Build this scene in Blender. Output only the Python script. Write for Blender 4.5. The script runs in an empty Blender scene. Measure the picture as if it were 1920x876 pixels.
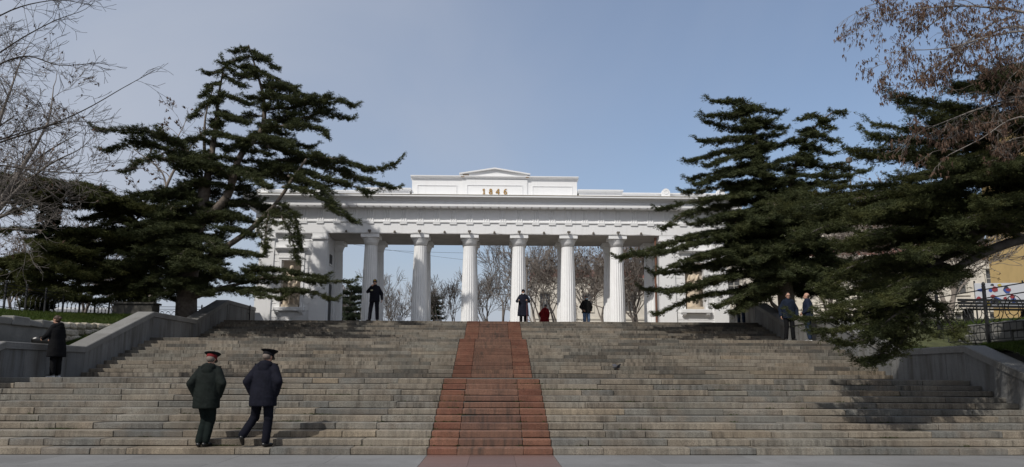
import bpy, bmesh, math, random
import numpy as np
from mathutils import Vector, Matrix

random.seed(7)
RNG = np.random.default_rng(11)
scene = bpy.context.scene
COL = scene.collection
R = math.radians

# ------------------------------------------------------------------ camera
F_PX, SHIFT_PX = 1322.0, 64.5            # focal length / principal shift, in pixels of a 1920 px wide picture
PITCH, YAW, ROLL = R(8.5), R(1.35), R(0.2)
CAM = np.array([0.07, 0.0, 1.46])
_fw = np.array([math.sin(YAW)*math.cos(PITCH), math.cos(YAW)*math.cos(PITCH), math.sin(PITCH)])
_r0 = np.array([math.cos(YAW), -math.sin(YAW), 0.0]); _u0 = np.cross(_r0, _fw)
_r = _r0*math.cos(ROLL) + _u0*math.sin(ROLL); _u = -_r0*math.sin(ROLL) + _u0*math.cos(ROLL)
cam_data = bpy.data.cameras.new('camera')
cam_data.sensor_width = 36.0
cam_data.lens = 36.0*F_PX/1920.0
cam_data.shift_y = SHIFT_PX/1920.0
cam_data.clip_start = 0.1; cam_data.clip_end = 4000.0
cam = bpy.data.objects.new('camera', cam_data); COL.objects.link(cam)
cam.matrix_world = Matrix(((_r[0], _u[0], -_fw[0], CAM[0]), (_r[1], _u[1], -_fw[1], CAM[1]),
                           (_r[2], _u[2], -_fw[2], CAM[2]), (0, 0, 0, 1)))
scene.camera = cam
def at(px, py, Y):
    """the place in the world seen at a photo pixel, at distance Y along the stairs' axis"""
    v = _fw + _r*(px-960.0)/F_PX - _u*(py-(438.0+SHIFT_PX))/F_PX
    return CAM + v*((Y-CAM[1])/v[1])

# ------------------------------------------------------------------ sky, sun, exposure
SUN_EL, SUN_AZ = R(46.0), R(219.0)       # behind the camera, to its left
world = bpy.data.worlds.new('World'); scene.world = world; world.use_nodes = True
wn = world.node_tree; wn.nodes.clear()
w_out = wn.nodes.new('ShaderNodeOutputWorld'); w_bg = wn.nodes.new('ShaderNodeBackground')
w_sky = wn.nodes.new('ShaderNodeTexSky'); w_sky.sky_type = 'NISHITA'; w_sky.sun_disc = False
w_sky.sun_elevation = SUN_EL; w_sky.sun_rotation = SUN_AZ
w_sky.air_density = 1.0; w_sky.dust_density = 3.0; w_sky.ozone_density = 1.5; w_sky.altitude = 30
w_bg.inputs['Strength'].default_value = 0.15
# thin high haze, whiter towards the sun's side and the horizon
w_tc = wn.nodes.new('ShaderNodeTexCoord'); w_dot = wn.nodes.new('ShaderNodeVectorMath'); w_dot.operation = 'DOT_PRODUCT'
w_dot.inputs[1].default_value = (math.sin(SUN_AZ), math.cos(SUN_AZ), -0.45)
w_noi = wn.nodes.new('ShaderNodeTexNoise'); w_noi.inputs['Scale'].default_value = 1.7; w_noi.inputs['Detail'].default_value = 5; w_noi.inputs['Distortion'].default_value = 0.6
w_add = wn.nodes.new('ShaderNodeMath'); w_add.operation = 'MULTIPLY_ADD'; w_add.inputs[1].default_value = 0.85
w_map = wn.nodes.new('ShaderNodeMapRange'); w_map.interpolation_type = 'SMOOTHSTEP'
for _k, _v in (('From Min', -0.68), ('From Max', 0.22), ('To Min', 0.12), ('To Max', 0.95)): w_map.inputs[_k].default_value = _v
w_mix = wn.nodes.new('ShaderNodeMix'); w_mix.data_type = 'RGBA'; w_mix.inputs[7].default_value = (3.15, 3.4, 3.95, 1)
wn.links.new(w_tc.outputs['Generated'], w_dot.inputs[0]); wn.links.new(w_tc.outputs['Generated'], w_noi.inputs['Vector'])
wn.links.new(w_noi.outputs['Fac'], w_add.inputs[0]); wn.links.new(w_dot.outputs['Value'], w_add.inputs[2]); wn.links.new(w_add.outputs[0], w_map.inputs['Value'])
w_sep = wn.nodes.new('ShaderNodeSeparateXYZ'); wn.links.new(w_tc.outputs['Generated'], w_sep.inputs[0])
w_hor = wn.nodes.new('ShaderNodeMapRange'); w_hor.interpolation_type = 'SMOOTHSTEP'
for _k, _v in (('From Min', 0.0), ('From Max', 0.30), ('To Min', 0.97), ('To Max', 0.0)): w_hor.inputs[_k].default_value = _v
w_max = wn.nodes.new('ShaderNodeMath'); w_max.operation = 'MAXIMUM'
wn.links.new(w_sep.outputs['Z'], w_hor.inputs['Value']); wn.links.new(w_map.outputs[0], w_max.inputs[0]); wn.links.new(w_hor.outputs[0], w_max.inputs[1])
wn.links.new(w_max.outputs[0], w_mix.inputs[0]); wn.links.new(w_sky.outputs[0], w_mix.inputs[6])
wn.links.new(w_mix.outputs[2], w_bg.inputs['Color']); wn.links.new(w_bg.outputs[0], w_out.inputs['Surface'])
sun_d = bpy.data.lights.new('sun', 'SUN'); sun_d.energy = 3.4; sun_d.angle = R(0.6); sun_d.color = (1.0, 0.955, 0.89)
sun = bpy.data.objects.new('sun', sun_d); COL.objects.link(sun)
to_sun = Vector((math.sin(SUN_AZ)*math.cos(SUN_EL), math.cos(SUN_AZ)*math.cos(SUN_EL), math.sin(SUN_EL)))
sun.rotation_euler = to_sun.to_track_quat('Z', 'Y').to_euler(); sun.location = (-20, -20, 30)
vs = scene.view_settings
vs.view_transform = 'Standard'; vs.look = 'None'; vs.exposure = 0.0; vs.gamma = 1.0; vs.use_curve_mapping = False

# ------------------------------------------------------------------ helpers
def link(o, parent=None):
    COL.objects.link(o)
    if parent is not None: o.parent = parent
    return o
def empty(name, loc=(0, 0, 0), rz=0.0):
    o = bpy.data.objects.new(name, None); o.location = loc; o.rotation_euler = (0, 0, rz); o.empty_display_size = 0.2
    return link(o)
def tag(o, label=None, cat=None, group=None, kind=None):
    if label: o['label'] = label
    if cat: o['category'] = cat
    if group: o['group'] = group
    if kind: o['kind'] = kind
    return o
def mesh_np(name, V, tri=None, quad=None, smooth=False):
    me = bpy.data.meshes.new(name)
    V = np.asarray(V, dtype=np.float32)
    tri = np.zeros((0, 3), np.int32) if tri is None else np.asarray(tri, np.int32)
    quad = np.zeros((0, 4), np.int32) if quad is None else np.asarray(quad, np.int32)
    me.vertices.add(len(V)); me.vertices.foreach_set('co', V.ravel())
    nl = tri.size + quad.size
    me.loops.add(nl); me.loops.foreach_set('vertex_index', np.concatenate([tri.ravel(), quad.ravel()]).astype(np.int32))
    me.polygons.add(len(tri)+len(quad))
    st = np.concatenate([np.arange(len(tri))*3, tri.size+np.arange(len(quad))*4]).astype(np.int32)
    me.polygons.foreach_set('loop_start', st)
    if smooth: me.polygons.foreach_set('use_smooth', np.ones(len(st), bool))
    me.update(calc_edges=True)
    return me
def obj(name, me, m, parent=None):
    o = bpy.data.objects.new(name, me)
    if m is not None and len(me.materials) == 0: me.materials.append(m)
    return link(o, parent)

class MB:
    """collects shapes; build() links them as one mesh object"""
    def __init__(s): s.v = []; s.f = []
    def add(s, v, f):
        n = len(s.v); s.v += [tuple(p) for p in v]; s.f += [tuple(i+n for i in q) for q in f]; return s
    def box(s, x0, x1, y0, y1, z0, z1):
        return s.add([(x0,y0,z0),(x1,y0,z0),(x1,y1,z0),(x0,y1,z0),(x0,y0,z1),(x1,y0,z1),(x1,y1,z1),(x0,y1,z1)],
                     [(0,3,2,1),(4,5,6,7),(0,1,5,4),(1,2,6,5),(2,3,7,6),(3,0,4,7)])
    def cbox(s, x0, x1, y0, y1, z0, z1, c=0.012, jit=0.0):
        """box with chamfered edges, optionally with unsettled corners"""
        bm = bmesh.new(); bmesh.ops.create_cube(bm, size=1.0)
        for v in bm.verts:
            v.co = Vector(((x0+x1)/2+v.co.x*(x1-x0), (y0+y1)/2+v.co.y*(y1-y0), (z0+z1)/2+v.co.z*(z1-z0)))
            if jit: v.co += Vector((random.uniform(-jit,jit), random.uniform(-jit,jit), random.uniform(-jit,jit)))
        bmesh.ops.bevel(bm, geom=bm.edges[:], offset=c, segments=1, affect='EDGES')
        bm.verts.ensure_lookup_table(); bm.verts.index_update()
        s.add([tuple(v.co) for v in bm.verts], [tuple(v.index for v in f.verts) for f in bm.faces]); bm.free(); return s
    def prism(s, poly, a, b, axis='x'):
        """closed polygon (2D) extruded from a to b; axis x: (y,z), y: (x,z), z: (x,y)"""
        def P(p, t): return (t, p[0], p[1]) if axis == 'x' else ((p[0], t, p[1]) if axis == 'y' else (p[0], p[1], t))
        n = len(poly); v = [P(p, a) for p in poly]+[P(p, b) for p in poly]
        f = [tuple(range(n))[::-1], tuple(range(n, 2*n))]+[(i, (i+1) % n, n+(i+1) % n, n+i) for i in range(n)]
        return s.add(v, f)
    def lathe(s, prof, n=24, c=(0, 0, 0)):
        v = []; f = []
        for (r_, z) in prof:
            v += [(c[0]+r_*math.cos(2*math.pi*k/n), c[1]+r_*math.sin(2*math.pi*k/n), c[2]+z) for k in range(n)]
        m = len(prof)
        for j in range(m-1):
            f += [(j*n+k, j*n+(k+1) % n, (j+1)*n+(k+1) % n, (j+1)*n+k) for k in range(n)]
        f += [tuple(range(n))[::-1], tuple((m-1)*n+k for k in range(n))]
        return s.add(v, f)
    def tube(s, pts, rad, n=8):
        pts = [Vector(p) for p in pts]
        rad = rad if hasattr(rad, '__len__') else [rad]*len(pts)
        v = []; f = []; ref = None
        for i, p in enumerate(pts):
            t = (pts[min(i+1, len(pts)-1)]-pts[max(i-1, 0)]).normalized()
            if ref is None: ref = t.orthogonal().normalized()
            a = (ref-t*ref.dot(t)).normalized(); b = t.cross(a); ref = a
            v += [tuple(p+(a*math.cos(2*math.pi*k/n)+b*math.sin(2*math.pi*k/n))*rad[i]) for k in range(n)]
        for j in range(len(pts)-1):
            f += [(j*n+k, j*n+(k+1) % n, (j+1)*n+(k+1) % n, (j+1)*n+k) for k in range(n)]
        f += [tuple(range(n))[::-1], tuple((len(pts)-1)*n+k for k in range(n))]
        return s.add(v, f)
    def ell(s, c, r, n=14, m=9, M=None):
        v = [(0, 0, -1)]; f = []
        for j in range(1, m):
            a = -math.pi/2+math.pi*j/m
            v += [(math.cos(a)*math.cos(2*math.pi*k/n), math.cos(a)*math.sin(2*math.pi*k/n), math.sin(a)) for k in range(n)]
        v.append((0, 0, 1)); L = len(v)-1
        f += [(0, 1+(k+1) % n, 1+k) for k in range(n)]
        for j in range(m-2):
            f += [(1+j*n+k, 1+j*n+(k+1) % n, 1+(j+1)*n+(k+1) % n, 1+(j+1)*n+k) for k in range(n)]
        f += [(1+(m-2)*n+k, 1+(m-2)*n+(k+1) % n, L) for k in range(n)]
        out = []
        for p in v:
            q = Vector((p[0]*r[0], p[1]*r[1], p[2]*r[2]))
            if M is not None: q = M @ q
            out.append(tuple(Vector(c)+q))
        return s.add(out, f)
    def cap(s, p, q, r1, r2=None, n=12):
        """tapered capsule"""
        r2 = r1 if r2 is None else r2
        p = Vector(p); q = Vector(q); d = (q-p); d = d.normalized() if d.length > 1e-6 else Vector((0, 0, 1))
        pts = []; rr = []
        for a in (-80, -55, -30, 0): pts.append(p+d*(r1*math.sin(R(a)))); rr.append(r1*math.cos(R(a)))
        for a in (0, 30, 55, 80): pts.append(q+d*(r2*math.sin(R(a)))); rr.append(r2*math.cos(R(a)))
        return s.tube(pts, rr, n)
    def loft(s, secs, n=20):
        """horizontal elliptical sections (cx, cy, cz, rx, ry)"""
        v = []; f = []
        for (cx, cy, cz, rx, ry) in secs:
            v += [(cx+rx*math.cos(2*math.pi*k/n), cy+ry*math.sin(2*math.pi*k/n), cz) for k in range(n)]
        for j in range(len(secs)-1):
            f += [(j*n+k, j*n+(k+1) % n, (j+1)*n+(k+1) % n, (j+1)*n+k) for k in range(n)]
        f += [tuple(range(n))[::-1], tuple((len(secs)-1)*n+k for k in range(n))]
        return s.add(v, f)
    def mesh(s, name='mesh', smooth=False):
        me = bpy.data.meshes.new(name); me.from_pydata(s.v, [], s.f); me.update()
        if smooth: me.polygons.foreach_set('use_smooth', [True]*len(me.polygons))
        return me
    def build(s, name, m, parent=None, smooth=False): return obj(name, s.mesh(name, smooth), m, parent)
    def union(s, name, m, parent=None, voxel=0.012, smooth=4):
        """voxel-remesh everything collected into one continuous skin"""
        me = s.mesh('tmp'); o = bpy.data.objects.new('tmp', me); COL.objects.link(o)
        md = o.modifiers.new('r', 'REMESH'); md.mode = 'VOXEL'; md.voxel_size = voxel; md.use_smooth_shade = True
        if smooth:
            ms = o.modifiers.new('s', 'SMOOTH'); ms.factor = 0.5; ms.iterations = smooth
        dg = bpy.context.evaluated_depsgraph_get()
        out = bpy.data.meshes.new_from_object(o.evaluated_get(dg)); out.name = name
        bpy.data.objects.remove(o); bpy.data.meshes.remove(me)
        out.polygons.foreach_set('use_smooth', [True]*len(out.polygons)); out.materials.clear()
        return obj(name, out, m, parent)

from mathutils import noise as mnoise
def folds(o, amp=.006, freq=(7, 7, 11), seam=None, seed=0.0):
    """press cloth folds into a garment mesh"""
    me = o.data; n = len(me.vertices); co = np.empty(n*3, np.float32); no = np.empty(n*3, np.float32)
    me.vertices.foreach_get('co', co); me.vertex_normals.foreach_get('vector', no); co = co.reshape(-1, 3); no = no.reshape(-1, 3)
    d = np.empty(n, np.float32)
    for i in range(n):
        x, y, z = co[i]; q = Vector((x*freq[0]+z*3.0+seed, y*freq[1]-z*2.0, z*freq[2]+x*2.5))
        a = mnoise.noise(q); b = mnoise.noise(q*2.3)
        d[i] = amp*((1-2.4*abs(a))*.75+.35*b-.3)
    if seam is not None: d -= .012*np.exp(-((co[:, 2]-seam)/.014)**2)
    co += no*d[:, None]; me.vertices.foreach_set('co', co.ravel()); me.update()

# ------------------------------------------------------------------ materials
class N:
    def __init__(s, name):
        s.m = bpy.data.materials.new(name); s.m.use_nodes = True; s.t = s.m.node_tree
        s.p = s.t.nodes['Principled BSDF']; s.i = s.p.inputs
    def n(s, ty, **kw):
        x = s.t.nodes.new(ty)
        for k, v in kw.items():
            if hasattr(x, k): setattr(x, k, v)
        return x
    def l(s, a, b): s.t.links.new(a, b)
    def pos(s, scale=(1, 1, 1), coord='world'):
        if coord == 'world': o = s.n('ShaderNodeNewGeometry').outputs['Position']
        else: o = s.n('ShaderNodeTexCoord').outputs['Object']
        mp = s.n('ShaderNodeMapping'); mp.inputs['Scale'].default_value = scale; s.l(o, mp.inputs['Vector']); return mp
    def noise(s, scale, detail=4, rough=0.6, stretch=(1, 1, 1), coord='world'):
        x = s.n('ShaderNodeTexNoise'); x.inputs['Scale'].default_value = scale; x.inputs['Detail'].default_value = detail
        x.inputs['Roughness'].default_value = rough; s.l(s.pos(stretch, coord).outputs[0], x.inputs['Vector']); return x.outputs['Fac']
    def ramp(s, fac, stops):
        x = s.n('ShaderNodeValToRGB'); e = x.color_ramp.elements
        while len(e) < len(stops): e.new(0.5)
        for k, (p, c) in enumerate(stops):
            e[k].position = p; e[k].color = (c, c, c, 1) if not hasattr(c, '__len__') else (*c, 1)
        s.l(fac, x.inputs['Fac']); return x.outputs['Color']
    def mix(s, fac, a, b, mode='MIX'):
        x = s.n('ShaderNodeMix', data_type='RGBA', blend_type=mode)
        for v, k in ((fac, 0), (a, 6), (b, 7)):
            if isinstance(v, (int, float)): x.inputs[k].default_value = v
            elif isinstance(v, tuple): x.inputs[k].default_value = (*v, 1)
            else: s.l(v, x.inputs[k])
        return x.outputs[2]
    def rnd(s): return s.n('ShaderNodeObjectInfo').outputs['Random']
    def bump(s, h, strength=0.3, dist=0.01):
        b = s.n('ShaderNodeBump'); b.inputs['Strength'].default_value = strength; b.inputs['Distance'].default_value = dist
        s.l(h, b.inputs['Height']); s.l(b.outputs[0], s.i['Normal'])
    def done(s, col=None, rough=0.8, spec=0.3, metal=0.0):
        if col is not None:
            if isinstance(col, tuple): s.i['Base Color'].default_value = (*col, 1)
            else: s.l(col, s.i['Base Color'])
        s.i['Roughness'].default_value = rough; s.i['Specular IOR Level'].default_value = spec; s.i['Metallic'].default_value = metal
        return s.m

def m_granite(name, stops, streak=0.66, warm=(0.2, 0.16, 0.12)):
    k = N(name)
    base = k.ramp(k.rnd(), stops)
    blot = k.ramp(k.noise(1.7, 3), [(0.42, 0.0), (0.62, 1.0)])
    c = k.mix(k.mix(0.5, (0, 0, 0), blot), base, warm)
    spk = k.ramp(k.noise(75, 2, 0.75), [(0.33, 0.55), (0.5, 1.0), (0.68, 1.4)])
    c = k.mix(1.0, c, spk, 'MULTIPLY')
    big = k.ramp(k.noise(0.7, 5, 0.65), [(0.3, 0.62), (0.7, 1.12)])
    c = k.mix(1.0, c, big, 'MULTIPLY')
    drip = k.ramp(k.noise(1.0, 5, 0.7, (11, 1.5, 0.8)), [(0.44, 0.0), (0.64, 1.0)])
    patch = k.ramp(k.noise(0.8, 3), [(0.38, 0.25), (0.62, 1.0)])
    fac = k.mix(1.0, drip, patch, 'MULTIPLY')
    c = k.mix(k.mix(streak, (0, 0, 0), fac), c, (0.04, 0.035, 0.03))
    k.bump(k.noise(60, 3, 0.7), 0.35, 0.006)
    return k.done(c, 0.85, 0.25)

M = {}
M['granite'] = m_granite('grey granite', [(0.0, (0.155, 0.154, 0.143)), (0.35, (0.221, 0.207, 0.177)), (0.65, (0.257, 0.222, 0.174)), (0.88, (0.179, 0.175, 0.161)), (1.0, (0.286, 0.234, 0.168))])
M['granite_worn'] = m_granite('weathered granite', [(0.0, (0.088, 0.083, 0.072)), (0.2, (0.129, 0.120, 0.103)), (0.34, (0.194, 0.181, 0.152)), (0.65, (0.235, 0.205, 0.163)), (0.85, (0.199, 0.184, 0.157)), (1.0, (0.264, 0.218, 0.160))], 0.84)
M['red_side'] = m_granite('red granite', [(0.0, (0.15, 0.066, 0.045)), (0.5, (0.178, 0.08, 0.053)), (1.0, (0.21, 0.105, 0.07))], 0.4, (0.19, 0.1, 0.065))
M['red_mid'] = m_granite('worn red granite', [(0.0, (0.13, 0.074, 0.056)), (0.4, (0.165, 0.09, 0.064)), (0.7, (0.185, 0.102, 0.072)), (1.0, (0.205, 0.12, 0.084))], 0.75, (0.175, 0.098, 0.068))
def simple(name, col, rough=0.8, var=0.15, scale=8, bump=0.0, bscale=40, bdist=0.005, spec=0.3, metal=0, coord='world'):
    k = N(name); f = k.ramp(k.noise(scale, 4, coord=coord), [(0.3, 1-var), (0.7, 1+var)])
    c = k.mix(1.0, col, f, 'MULTIPLY')
    if bump: k.bump(k.noise(bscale, 3, coord=coord), bump, bdist)
    return k.done(c, rough, spec, metal)
M['core'] = simple('mortar', (0.07, 0.065, 0.055))
k = N('parapet slab')
c = k.ramp(k.rnd(), [(0, (0.135, 0.137, 0.135)), (0.5, (0.165, 0.165, 0.16)), (1, (0.195, 0.193, 0.185))])
c = k.mix(1.0, c, k.ramp(k.noise(60, 2, .7), [(0.35, 0.75), (0.65, 1.2)]), 'MULTIPLY')
st = k.ramp(k.noise(1.0, 4, 0.6, (5, 5, 0.5)), [(0.44, 0.0), (0.66, 0.8)])
c = k.mix(st, c, (0.085, 0.078, 0.068)); c = k.mix(1.0, c, k.ramp(k.noise(0.9, 4), [(0.3, 0.8), (0.7, 1.12)]), 'MULTIPLY')
k.bump(k.noise(50, 3), 0.25, 0.004); M['slab'] = k.done(c, 0.75, 0.3)
k = N('parapet coping')
c = k.ramp(k.rnd(), [(0, (0.165, 0.16, 0.15)), (1, (0.215, 0.21, 0.198))])
c = k.mix(1.0, c, k.ramp(k.noise(70, 2, .7), [(0.35, 0.75), (0.65, 1.2)]), 'MULTIPLY')
c = k.mix(k.ramp(k.noise(1.6, 5), [(0.5, 0.0), (0.72, 0.6)]), c, (0.11, 0.105, 0.09))
k.bump(k.noise(50, 3), 0.3, 0.004); M['coping'] = k.done(c, 0.75, 0.3)
k = N('plaza granite')
c = k.ramp(k.rnd(), [(0, (0.17, 0.168, 0.165)), (1, (0.205, 0.203, 0.2))])
c = k.mix(1.0, c, k.ramp(k.noise(90, 2, .7), [(0.35, 0.8), (0.65, 1.18)]), 'MULTIPLY')
c = k.mix(1.0, c, k.ramp(k.noise(0.6, 5), [(0.3, 0.85), (0.7, 1.1)]), 'MULTIPLY'); c = k.mix(k.ramp(k.noise(2.3, 6, 0.7), [(0.52, 0.0), (0.75, 0.45)]), c, (0.1, 0.095, 0.088)); M['plaza'] = k.done(c, 0.6, 0.35)
k = N('plaza red granite')
c = k.ramp(k.rnd(), [(0, (0.135, 0.085, 0.075)), (1, (0.165, 0.1, 0.085))])
c = k.mix(1.0, c, k.ramp(k.noise(90, 2, .7), [(0.35, 0.75), (0.65, 1.2)]), 'MULTIPLY'); M['plaza_red'] = k.done(c, 0.4, 0.45)
k = N('white plaster')
c = k.mix(k.ramp(k.noise(0.7, 6, 0.65), [(0.5, 0.0), (0.8, 0.3)]), (0.80, 0.80, 0.80), (0.70, 0.695, 0.68))
dr = k.ramp(k.noise(1.0, 5, 0.65, (7, 7, 0.45)), [(0.54, 0.0), (0.76, 0.35)])
c = k.mix(dr, c, (0.6, 0.59, 0.57)); k.bump(k.noise(9, 4), 0.08, 0.006); M['white'] = k.done(c, 0.75, 0.25)
M['white_clean'] = simple('white column paint', (0.81, 0.81, 0.805), 0.7, 0.035, 3, 0.06, 30)
M['gold'] = N('gilding').done((0.36, 0.21, 0.06), 0.45, 0.5, 0.35)
M['rust'] = simple('rusty pipe', (0.16, 0.075, 0.05), 0.7, 0.3, 6)
M['niche_stone'] = simple('cream statue stone', (0.56, 0.47, 0.36), 0.7, 0.2, 5, 0.15, 60)
M['niche_wall'] = simple('niche plaster', (0.50, 0.44, 0.37), 0.85, 0.15, 4)
M['soffit'] = simple('grey-beige soffit plaster', (0.40, 0.375, 0.345), 0.9, 0.12, 2.0)  # one even grey-beige, darker than the white plaster it covers
M['void'] = simple('dark interior', (0.10, 0.10, 0.10), 0.9)
M['rust_mark'] = simple('rust mark', (0.24, 0.16, 0.10), 0.9, 0.3, 12)
M['iron'] = simple('black iron', (0.015, 0.015, 0.016), 0.45, 0.3, 12, spec=0.5)
M['lamp_grey'] = simple('grey lamp housing', (0.14, 0.12, 0.10), 0.5, 0.1)
M['cable'] = simple('pale cable', (0.42, 0.41, 0.38), 0.6, 0.1)
M['soil'] = simple('lawn soil', (0.055, 0.06, 0.025), 0.95, 0.45, 2.0, 0.5, 25, 0.03)
M['ground'] = simple('paved ground', (0.20, 0.195, 0.185), 0.85, 0.15, 0.5)
k = N('rock'); c = k.ramp(k.rnd(), [(0, (0.33, 0.29, 0.22)), (0.6, (0.46, 0.41, 0.33)), (1, (0.52, 0.48, 0.40))])
c = k.mix(1.0, c, k.ramp(k.noise(9, 5), [(0.3, 0.6), (0.65, 1.15)]), 'MULTIPLY'); k.bump(k.noise(14, 5), 0.8, 0.03); M['rock'] = k.done(c, 0.9, 0.2)
M['render_wall'] = simple('grey cement render', (0.19, 0.185, 0.17), 0.9, 0.3, 1.6, 0.4, 20, 0.02)
def m_leaf(name, a, b, c3, rough=0.6):
    k = N(name)
    c = k.ramp(k.noise(1.3, 4, 0.7), [(0.3, a), (0.52, b), (0.75, c3)])
    c = k.mix(k.ramp(k.noise(2.6, 4, 0.7), [(0.64, 0.0), (0.74, 0.7)]), c, (b[0]*1.5, b[1]*.85, b[2]*.9))
    m = k.done(c, rough, 0.12)
    tr = k.n('ShaderNodeBsdfTranslucent'); k.l(c, tr.inputs['Color'])
    mx = k.n('ShaderNodeMixShader'); mx.inputs[0].default_value = 0.18
    k.l(k.p.outputs[0], mx.inputs[1]); k.l(tr.outputs[0], mx.inputs[2])
    k.l(mx.outputs[0], k.t.nodes['Material Output'].inputs['Surface'])
    return m
M['cedar'] = m_leaf('cedar needles', (0.040, 0.049, 0.024), (0.061, 0.071, 0.030), (0.089, 0.095, 0.036))
M['cedar_olive'] = m_leaf('olive cedar needles', (0.044, 0.052, 0.021), (0.070, 0.076, 0.025), (0.105, 0.099, 0.030))
M['cedar_near'] = m_leaf('near cedar needles', (0.036, 0.045, 0.021), (0.058, 0.066, 0.025), (0.09, 0.09, 0.03))
M['cedar_far'] = m_leaf('far cedar needles', (0.03, 0.04, 0.025), (0.04, 0.052, 0.03), (0.055, 0.062, 0.035))
M['ivy'] = m_leaf('ivy leaves', (0.014, 0.026, 0.01), (0.025, 0.045, 0.014), (0.04, 0.06, 0.02), 0.4)
M['grass'] = m_leaf('grass blades', (0.0300, 0.0525, 0.0105), (0.0525, 0.0788, 0.0150), (0.0863, 0.1050, 0.0225))
M['moss'] = m_leaf('joint moss', (0.03, 0.042, 0.014), (0.045, 0.06, 0.018), (0.07, 0.085, 0.026))
M['bark'] = simple('cedar bark', (0.15, 0.125, 0.105), 0.95, 0.35, 9, 0.9, 30, 0.02)
M['bark_pale'] = simple('pale twig bark', (0.165, 0.145, 0.13), 0.9, 0.3, 4)
M['bark_dark'] = simple('dark twig bark', (0.075, 0.065, 0.058), 0.9, 0.3, 4)
M['bark_tan'] = simple('tan bark', (0.215, 0.185, 0.16), 0.9, 0.3, 3)
k = N('dry seed pods'); c = k.ramp(k.noise(3.0, 3), [(0.3, (0.06, 0.038, 0.028)), (0.55, (0.1, 0.062, 0.043)), (0.8, (0.155, 0.1, 0.068))]); M['pods'] = k.done(c, 0.8, 0.15)
M['skin'] = N('skin').done((0.42, 0.24, 0.17), 0.55, 0.3)
M['lip'] = N('lip').done((0.26, 0.1, 0.08), 0.5, 0.3)
M['eye'] = N('eye').done((0.03, 0.025, 0.02), 0.3, 0.5)
def cloth(name, col, rough=0.8, bands=0, var=0.25):
    k = N(name); f = k.ramp(k.noise(9, 4, coord='obj'), [(0.3, 1-var), (0.7, 1+var)])
    c = k.mix(1.0, col, f, 'MULTIPLY')
    if bands:
        w = k.n('ShaderNodeTexWave', wave_type='BANDS', bands_direction='Z', wave_profile='SIN'); w.inputs['Scale'].default_value = bands
        w.inputs['Distortion'].default_value = 0.8; k.l(k.pos((1, 1, 1), 'obj').outputs[0], w.inputs['Vector']); k.bump(w.outputs['Fac'], 0.9, 0.02)
    else: k.bump(k.noise(5.5, 3, 0.5, (1, 1, 0.55), 'obj'), 0.6, 0.03)
    return k.done(c, min(1.0, rough+.15), 0.1)
M['coat_green'] = cloth('dark green parka', (0.0095, 0.0125, 0.0112), 0.65)
M['coat_navy'] = cloth('navy parka', (0.0085, 0.009, 0.015), 0.7)
M['trouser_green'] = cloth('dark green trousers', (0.0085, 0.0125, 0.0115))
M['trouser_navy'] = cloth('navy trousers', (0.0075, 0.008, 0.013))
M['black_cloth'] = cloth('black cloth', (0.008, 0.008, 0.009), 0.8)
M['guard_navy'] = cloth('guard uniform', (0.011, 0.011, 0.016), 0.75)
M['puffer'] = cloth('navy puffer', (0.014, 0.016, 0.027), 0.55, 8)
M['puffer_blue'] = cloth('blue puffer', (0.014, 0.02, 0.04), 0.5, 9)
M['jacket_blue'] = cloth('blue jacket', (0.0095, 0.014, 0.025), 0.75)
M['jacket_black'] = cloth('black jacket', (0.010, 0.010, 0.010), 0.5)
M['red_coat'] = cloth('dark red coat', (0.15, 0.011, 0.013), 0.85)
M['jeans'] = cloth('faded jeans', (0.105, 0.16, 0.26), 0.85, 0, 0.45)
M['jeans_dark'] = cloth('dark jeans', (0.02, 0.032, 0.06), 0.85)
M['shoe'] = N('black leather').done((0.01, 0.01, 0.01), 0.35, 0.5)
M['sole'] = N('white sole').done((0.6, 0.6, 0.6), 0.7, 0.3)
M['cap_green'] = cloth('cap cloth', (0.014, 0.019, 0.019), 0.85)
M['cap_red'] = N('cap band').done((0.13, 0.011, 0.012), 0.8, 0.2)
M['cap_black'] = cloth('black cap', (0.008, 0.008, 0.010), 0.6)
M['yellow'] = N('yellow braid').done((0.55, 0.36, 0.04), 0.6, 0.3)
M['badge'] = N('pale badge').done((0.42, 0.40, 0.27), 0.7, 0.3)
M['mask_blue'] = N('blue mask').done((0.30, 0.47, 0.56), 0.8, 0.2)
M['mask_white'] = N('white mask').done((0.62, 0.64, 0.66), 0.8, 0.2)
M['hair'] = N('brown hair').done((0.05, 0.03, 0.02), 0.6, 0.3)
M['hair_dark'] = N('dark hair').done((0.02, 0.014, 0.01), 0.6, 0.3)
M['hair_grey'] = N('grey hair').done((0.16, 0.13, 0.11), 0.7, 0.3)
M['knit_grey'] = cloth('grey knit', (0.06, 0.06, 0.065), 0.95)
M['steel'] = N('pole metal').done((0.35, 0.33, 0.33), 0.35, 0.5, 0.8)
M['pole_red'] = N('pole paint').done((0.25, 0.05, 0.06), 0.4, 0.4)
M['cream'] = simple('cream facade', (0.62, 0.575, 0.50), 0.9, 0.12, 1.0)
M['cream_trim'] = simple('pale facade trim', (0.60, 0.56, 0.48), 0.9, 0.08, 1.0)
M['yellow_wall'] = simple('yellow facade', (0.60, 0.43, 0.19), 0.9, 0.08, 1.0)
M['yellow_trim'] = simple('yellow facade trim', (0.68, 0.54, 0.29), 0.9, 0.06, 1.0)
M['roof_red'] = simple('red roof', (0.19, 0.08, 0.06), 0.85, 0.2, 3)
M['glass'] = N('window glass').done((0.09, 0.09, 0.09), 0.15, 0.5)
M['window_frame'] = N('window frame').done((0.42, 0.40, 0.36), 0.6, 0.3)
M['pale_wall'] = simple('pale distant wall', (0.55, 0.56, 0.58), 0.9, 0.08, 1.0)
M['banner'] = N('white banner').done((0.5, 0.51, 0.54), 0.6, 0.3)
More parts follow.
